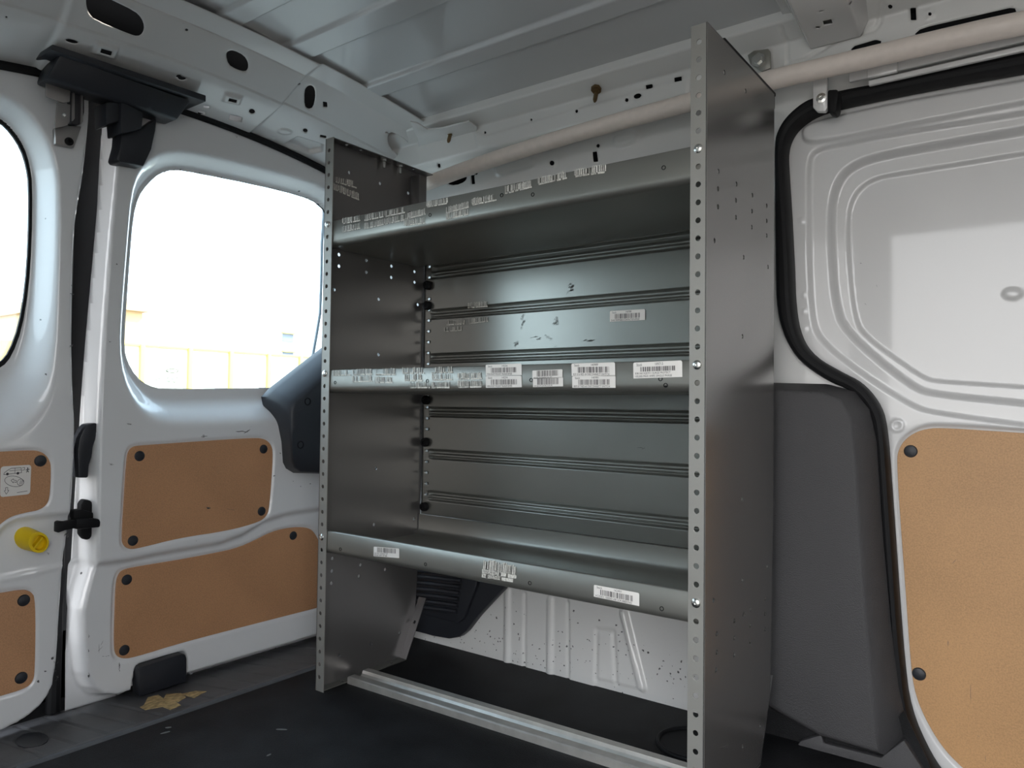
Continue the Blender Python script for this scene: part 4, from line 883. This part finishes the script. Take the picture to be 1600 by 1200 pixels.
# ------------------------------------------------------------------ barcode labels
def unk(corner, kind, val): return un(corner[0], corner[1], 1 if kind == 'y' else 0, val)
def barcode(parent, corners, kind, val, off, head, num, lines, style, seed, label=None):
    rnd = random.Random(seed)
    cs = [unk(c, kind, val) for c in corners]; o1 = np.array(off); mb = MB()
    Q = quad_map(*cs, o1*1.0); Q2 = quad_map(*cs, o1*1.6); Q3 = quad_map(*cs, o1*2.1)
    wide = np.linalg.norm(cs[1]-cs[0]); tall = np.linalg.norm(cs[3]-cs[0])
    nl = len(lines); lh = 0.17 if len(lines) < 2 or head is None else 0.15; b1 = 1-0.05-nl*(lh+0.03); b0 = 0.30 if head else 0.06
    mats = [paper if style == 'new' else paper_worn, ink]
    if style == 'new':
        r = 0.12; ra = r*tall/wide
        put_poly(mb, Q, [(0, 1), (1, 1)]+[(1-ra+ra*math.cos(t), r-r*math.sin(t)) for t in np.linspace(0, 1.57, 5)]+[(ra+ra*math.cos(t), r-r*math.sin(t)) for t in np.linspace(1.57, 3.14, 5)], 0)
        if head: put_text(mb, Q2, head, 0.07, 0.07, 0.19, 0.25); put_text(mb, Q2, num, 0.46, 0.06, 0.62, 0.23)
        x = 0.15
        while x < 0.86:
            bw = rnd.choice((0.006, 0.006, 0.012, 0.018)); put_poly(mb, Q2, [(x, b0), (x+bw, b0), (x+bw, b1), (x, b1)]); x += bw+rnd.choice((0.007, 0.007, 0.013, 0.019))
        for i, s in enumerate(lines): y = b1+0.04+i*(lh+0.03); put_text(mb, Q2, s, 0.04, y, min(0.97, 0.04+0.026*len(s)), y+lh)
    else:
        # ragged paper that has lost its printed face: pale strips between missing bars
        x = rnd.uniform(0, 0.02); k = 0
        while x < 0.97:
            bw = rnd.choice((0.010, 0.016, 0.024, 0.034)); 
            if rnd.random() < (0.88 if style == 'worn' else 0.6):
                t0 = b0+rnd.uniform(-0.05, 0.10); t1 = b1+rnd.uniform(-0.03, 0.04)
                put_poly(mb, Q, [(x, t0), (x+bw, t0+rnd.uniform(-.04, .04)), (x+bw, t1), (x, t1)], 0)
                if rnd.random() < 0.75: put_poly(mb, Q2, [(x+bw*0.9, t0+0.03), (x+bw*1.25, t0+0.03), (x+bw*1.25, t1-0.02), (x+bw*0.9, t1-0.02)], 1)
            x += bw+rnd.choice((0.005, 0.009, 0.014, 0.02))
        for i, s in enumerate(lines):
            y = b1+0.03+i*(lh+0.05); x = rnd.uniform(0, 0.05)
            while x < 0.95:
                bw = rnd.uniform(0.06, 0.22); put_poly(mb, Q, [(x, y+rnd.uniform(-.02, .02)), (min(x+bw, 1), y), (min(x+bw, 1), y+lh+rnd.uniform(-.02, .04)), (x+0.01, y+lh+0.02)], 0); x += bw+(0.0 if rnd.random() < 0.7 else 0.04)
            put_text(mb, Q2, s, 0.04, y+0.02, min(0.95, 0.04+0.03*len(s)), y+lh-0.01)
    o = mb.build('barcode_label', mats, parent, smooth=False); tag(o, label); return o
LIPO = (0, -0.0004, 0)
def on_lip(t, cs, *a, **k): return barcode(trays[t], cs, 'y', 0.0026, LIPO, *a, **k)
def quad(x0, y0, x1, y1, h0, h1=None): return [(x0, y0), (x1, y1), (x1, y1+(h1 or h0)), (x0, y0+h0)]
# middle shelf
on_lip(1, [(893, 568), (961, 566), (961.5, 587.5), (893.5, 587.5)], 'Stock', '140989', ['837-316 RES-30 DISCONNECT SWITCH'], 'new', 1, label='clean white disconnect switch label, upper of two')
on_lip(1, [(894, 588), (962, 586.5), (962, 606), (894.5, 606)], 'Stock', '140981', ['837-317 RES-60 DISCONNECT SWITCH'], 'new', 2, label='clean white disconnect switch label, lower of two')
on_lip(1, [(989.5, 566.5), (1066, 563), (1066.5, 589), (990, 591.5)], 'Stock', '109713', ['838-360 SQD911 SURGE PROTECT', '100,000 MAX AMPS SINGLE PHASE'], 'new', 3, label='clean white surge protector label with torn corner')
on_lip(1, [(759, 570), (815, 568), (815.5, 586), (759.5, 587)], 'Stock', '14236', ['75VA FOOT MOUNT TRANSFORMER'], 'new', 4, label='white transformer label, upper of two')
on_lip(1, [(759, 587.5), (815, 587), (815.5, 605), (759.5, 606)], 'Stock', '14234', ['40VA FOOT MOUNT TRANSFORMER'], 'new', 5, label='white transformer label, lower of two')
on_lip(1, quad(832, 579, 879, 577, 13), None, '', ['24V 30A 2P CONTACTOR 3PC'], 'new', 6)
on_lip(1, quad(833, 591, 880, 589.5, 14), None, '', ['24V 40A 2P CONTACTOR 3PC'], 'new', 7)
on_lip(1, quad(715, 582, 754, 581, 12), None, '', ['40A CONTACTOR'], 'worn', 8)
on_lip(1, quad(715, 594, 754, 593.5, 12.5), None, '', ['50A CONTACTOR'], 'worn', 9)
sd_ = 10
for x0, y0, x1, y1, hh in ((520, 578, 548, 577, 10), (551, 576, 582, 575, 11), (550, 587, 582, 586, 11), (586, 575, 618, 574.5, 12), (585, 588, 614, 588, 11), (628, 573.5, 663, 573, 11), (632, 584, 661, 584, 12), (674, 573, 708, 572, 11), (675, 584, 707, 583.5, 11), (640, 596, 672, 596, 11), (674, 596, 704, 596, 11)):
    on_lip(1, quad(x0, y0, x1, y1, hh), None, '', ['STOCK PART'] if False else [''] if False else ['0410 1128'], 'faded', sd_); sd_ += 1
# top shelf
for x0, y0, x1, y1, hh, st in ((535, 340, 563, 335, 11, 'worn'), (534, 353, 563, 347, 11, 'worn'), (569, 335, 600, 329, 11, 'worn'), (601, 329, 634, 322, 11, 'faded'), (569, 348, 600, 341, 11, 'worn'), (600, 341, 632, 334, 11, 'worn'), (632, 333, 665, 325, 11, 'worn'), (631, 343, 664, 339, 11, 'worn'), (666, 314, 701, 308, 11, 'worn'), (697, 323, 733, 314, 11, 'worn'), (696, 333, 733, 325, 11, 'worn'), (737, 310, 776, 302, 12, 'worn')):
    on_lip(2, quad(x0, y0, x1, y1, hh), None, '', ['0410 1128'], st, sd_); sd_ += 1
for x0, y0, x1, y1, hh in ((789, 290, 831, 280, 14), (840, 276, 886, 266, 14), (897, 263, 947, 255.5, 15)):
    on_lip(2, quad(x0, y0, x1, y1, hh), None, '', ['FR 7.5MFD CAPACITOR-RUN'], 'worn', sd_); sd_ += 1
# lowest shelf
on_lip(0, quad(584, 854, 624, 857, 15), None, '', ['24-2 VAC CONTACT 277', '40-200 LIMIT SW 480'], 'new', sd_, label='small white label at the left of the lowest shelf')
on_lip(0, [(755, 871), (809, 883), (806, 911), (752, 902)], None, '', ['TRANE 24V AIR ZONE', '24-200 ROOM THERMO'], 'worn', sd_+1)
on_lip(0, [(928, 913.5), (999, 926.5), (999, 947), (928, 932)], 'Stock', '162401', ['HC250D1 1000002 AIR SCRUBBER/NO'], 'new', sd_+2, label='clean white air scrubber label')
# back panel and left side
for x0, y0, x1, y1, hh in ((731, 472, 762, 470, 10), (697, 500, 726, 498, 9), (732, 498, 763, 494, 9), (694, 511, 722, 509, 8)):
    barcode(bpn, quad(x0, y0, x1, y1, hh), 'y', 0.2945, LIPO, None, '', ['0410'], 'faded' if y0 > 490 else 'worn', sd_+3+x0)
barcode(bpn, quad(953, 486, 1008, 483, 17), 'y', 0.2945, LIPO, 'Stock', '140988', ['24-40 TRIMMABLE CONTACTOR AMG23'], 'new', 77, label='clean white contactor label on the back panel')
barcode(lp_, [(523, 275), (557, 283), (557, 295), (523, 285)], 'x', 0.0022, (0.0004, 0, 0), None, '', ['0410 1128'], 'faded', 78)
barcode(lp_, [(519, 284), (561, 301), (561, 314), (519, 296)], 'x', 0.0022, (0.0004, 0, 0), None, '', ['0410 1128'], 'worn', 79)
# dark scuffs on the back panel
def scuff(parent, pts, kind, val, off):
    mb = MB(); P = [unk(p, kind, val)+np.array(off) for p in pts]; mb.add(P, [tuple(range(len(P)))]); return mb.build('scuff_mark', dirt_scuff, parent, smooth=False)
k4 = lambda pts: [(760+x/4.444, 420+y/4.444) for x, y in pts]
rs = random.Random(5)
def scuffs(parent, mapper, items, name='scuff_mark', m=dirt_scuff):
    """each item: centre x, y, spread x, spread y, count, direction, stroke length, stroke width (photo pixels)"""
    for cx, cy, w_, h_, n_, an0, l0, q0 in items:
        mb = MB()
        for _ in range(n_):
            x = rs.gauss(cx, w_*0.35); y = rs.gauss(cy, h_*0.35); an = rs.gauss(an0, 0.25); l = rs.uniform(0.3, 1)*l0; q_ = rs.uniform(0.4, 1)*q0
            pl = [(x+l*t*math.cos(an)-s_*q_*k*math.sin(an), y+l*t*math.sin(an)+s_*q_*k*math.cos(an)) for t, s_, k in ((-1, 0, 0), (-.4, 1, rs.random()), (.3, 1, 1), (1, 0, 0), (.4, -1, rs.random()), (-.5, -1, .8))]
            mb.add([mapper(*p) for p in pl], [tuple(range(6))])
        mb.build(name, m, parent, smooth=False)
on_back = lambda x, y: un(x, y, 1, 0.2941)
scuffs(bpn, on_back, [(893, 450, 8, 14, 10, -1.1, 5, 0.9), (869, 500, 5, 12, 8, -1.2, 5, 0.8), (816, 502, 3, 12, 8, -1.4, 4, 0.7), (921, 532, 14, 3, 8, -0.3, 5, 0.8), (806, 537, 5, 7, 6, -1.2, 4, 0.8), (834, 528, 14, 7, 7, -0.3, 4, 0.5), (859, 530, 14, 9, 7, -0.4, 4, 0.5), (1003, 700, 8, 2, 4, 0.1, 5, 0.5)])
on_d2 = lambda x, y: un(x, y, 0, XD+0.0008); on_d2l = lambda x, y: un(x, y, 0, XD-0.0112); on_b2 = lambda x, y: un(x, y, 0, XD+0.0036)
scuffs(dp, on_d2, [(318, 681, 6, 4, 5, -0.2, 4, 0.8), (375, 674, 14, 2, 5, -0.17, 9, 0.9), (203, 663, 8, 2, 6, 0.1, 3, 0.6), (172, 725, 5, 4, 4, 0, 3, 0.5), (171, 533, 5, 3, 4, 0.2, 2, 0.6)])
scuffs(dp, on_d2l, [(187, 1043, 1.5, 8, 6, -1.5, 5, 0.9), (139, 1056, 1.5, 6, 5, 1.2, 4, 0.9), (139, 994, 1, 2, 3, -1.4, 3, 0.7), (157, 1012, 4, 12, 3, -1.0, 9, 0.35), (165, 1025, 6, 2, 3, 0, 2, 0.6), (139, 1016, 1, 4, 4, 1.3, 2, 0.6)])
scuffs(dp, on_b2, [(327, 794, 4, 2, 5, -0.2, 5, 0.9), (362, 796, 8, 1, 3, -0.05, 5, 0.3)])
on_d1 = lambda x, y: un(x, y, 0, XD+0.0008)
scuffs(d1p, on_d1, [(104, 835, 4, 8, 6, -1.0, 4, 0.9), (71, 1049, 2, 2, 3, -0.9, 3, 1.3), (112, 460, 3, 3, 4, 0, 3, 0.9), (112, 540, 3, 4, 5, -0.5, 3, 1.0), (84, 1040, 6, 14, 6, -0.8, 2.5, 0.5), (90, 1060, 4, 8, 6, -0.6, 2.5, 0.6), (75, 865, 4, 3, 3, 0.2, 3, 0.6)])
scuffs(d3b, lambda x, y: un(x, y, 1, YD-0.0036), [(1491, 877, 1, 1, 1, -1.0, 12, 0.5), (1536, 880, 1, 1, 1, 1.5, 9, 0.4), (1481, 1005, 1, 1, 1, -1.4, 7, 0.8), (1517, 1083, 1, 1, 1, 1.3, 20, 0.5), (1540, 1186, 1, 1, 1, 1.4, 14, 0.5), (1528, 1150, 1, 1, 1, 0.5, 5, 0.3)])
scuffs(d3p, lambda x, y: un(x, y, 1, YD+0.0300), [(1345, 411, 1, 1, 1, 0.4, 4, 0.6), (1370, 447, 1, 1, 1, 1.3, 6, 0.5), (1352, 475, 1, 1, 1, 0.8, 4, 0.5)])
scuffs(rp_, lambda x, y: un(x, y, 0, W+0.0004), [(1163, 960, 3, 3, 4, -0.8, 4, 0.9), (1135, 1166, 10, 2, 3, -0.5, 8, 0.7), (1103, 990, 1, 8, 4, 1.4, 3, 0.4)])

# etched maker's mark low on the glass of the right-hand back door
etch = mat('glass_etching_grey', (0.42, 0.40, 0.24), 0.7)
mb = MB(); g_ = lambda x, y: un(x, y, 0, XD-0.0545)
o1_ = [g_(*p) for p in px_oval(269, 579.5, 10, 3.6, 0.02, 20)]; o2_ = [g_(*p) for p in px_oval(269, 579.5, 8.6, 2.6, 0.02, 20)]
mb.add(o1_+o2_, [(k, (k+1) % 20, 20+(k+1) % 20, 20+k) for k in range(20)])
for x, y, l in ((262, 580, 3), (267, 579, 4), (273, 580, 4), (244, 594, 2.5), (249, 592, 4), (262, 591, 5), (270, 592, 6), (277, 591, 4), (263, 596, 7), (272, 597, 5)):
    mb.add([g_(x-l/2, y-.7), g_(x+l/2, y-.7), g_(x+l/2, y+.7), g_(x-l/2, y+.7)], [(0, 1, 2, 3)])
mb.build('glass_etching', etch, door2, smooth=False)
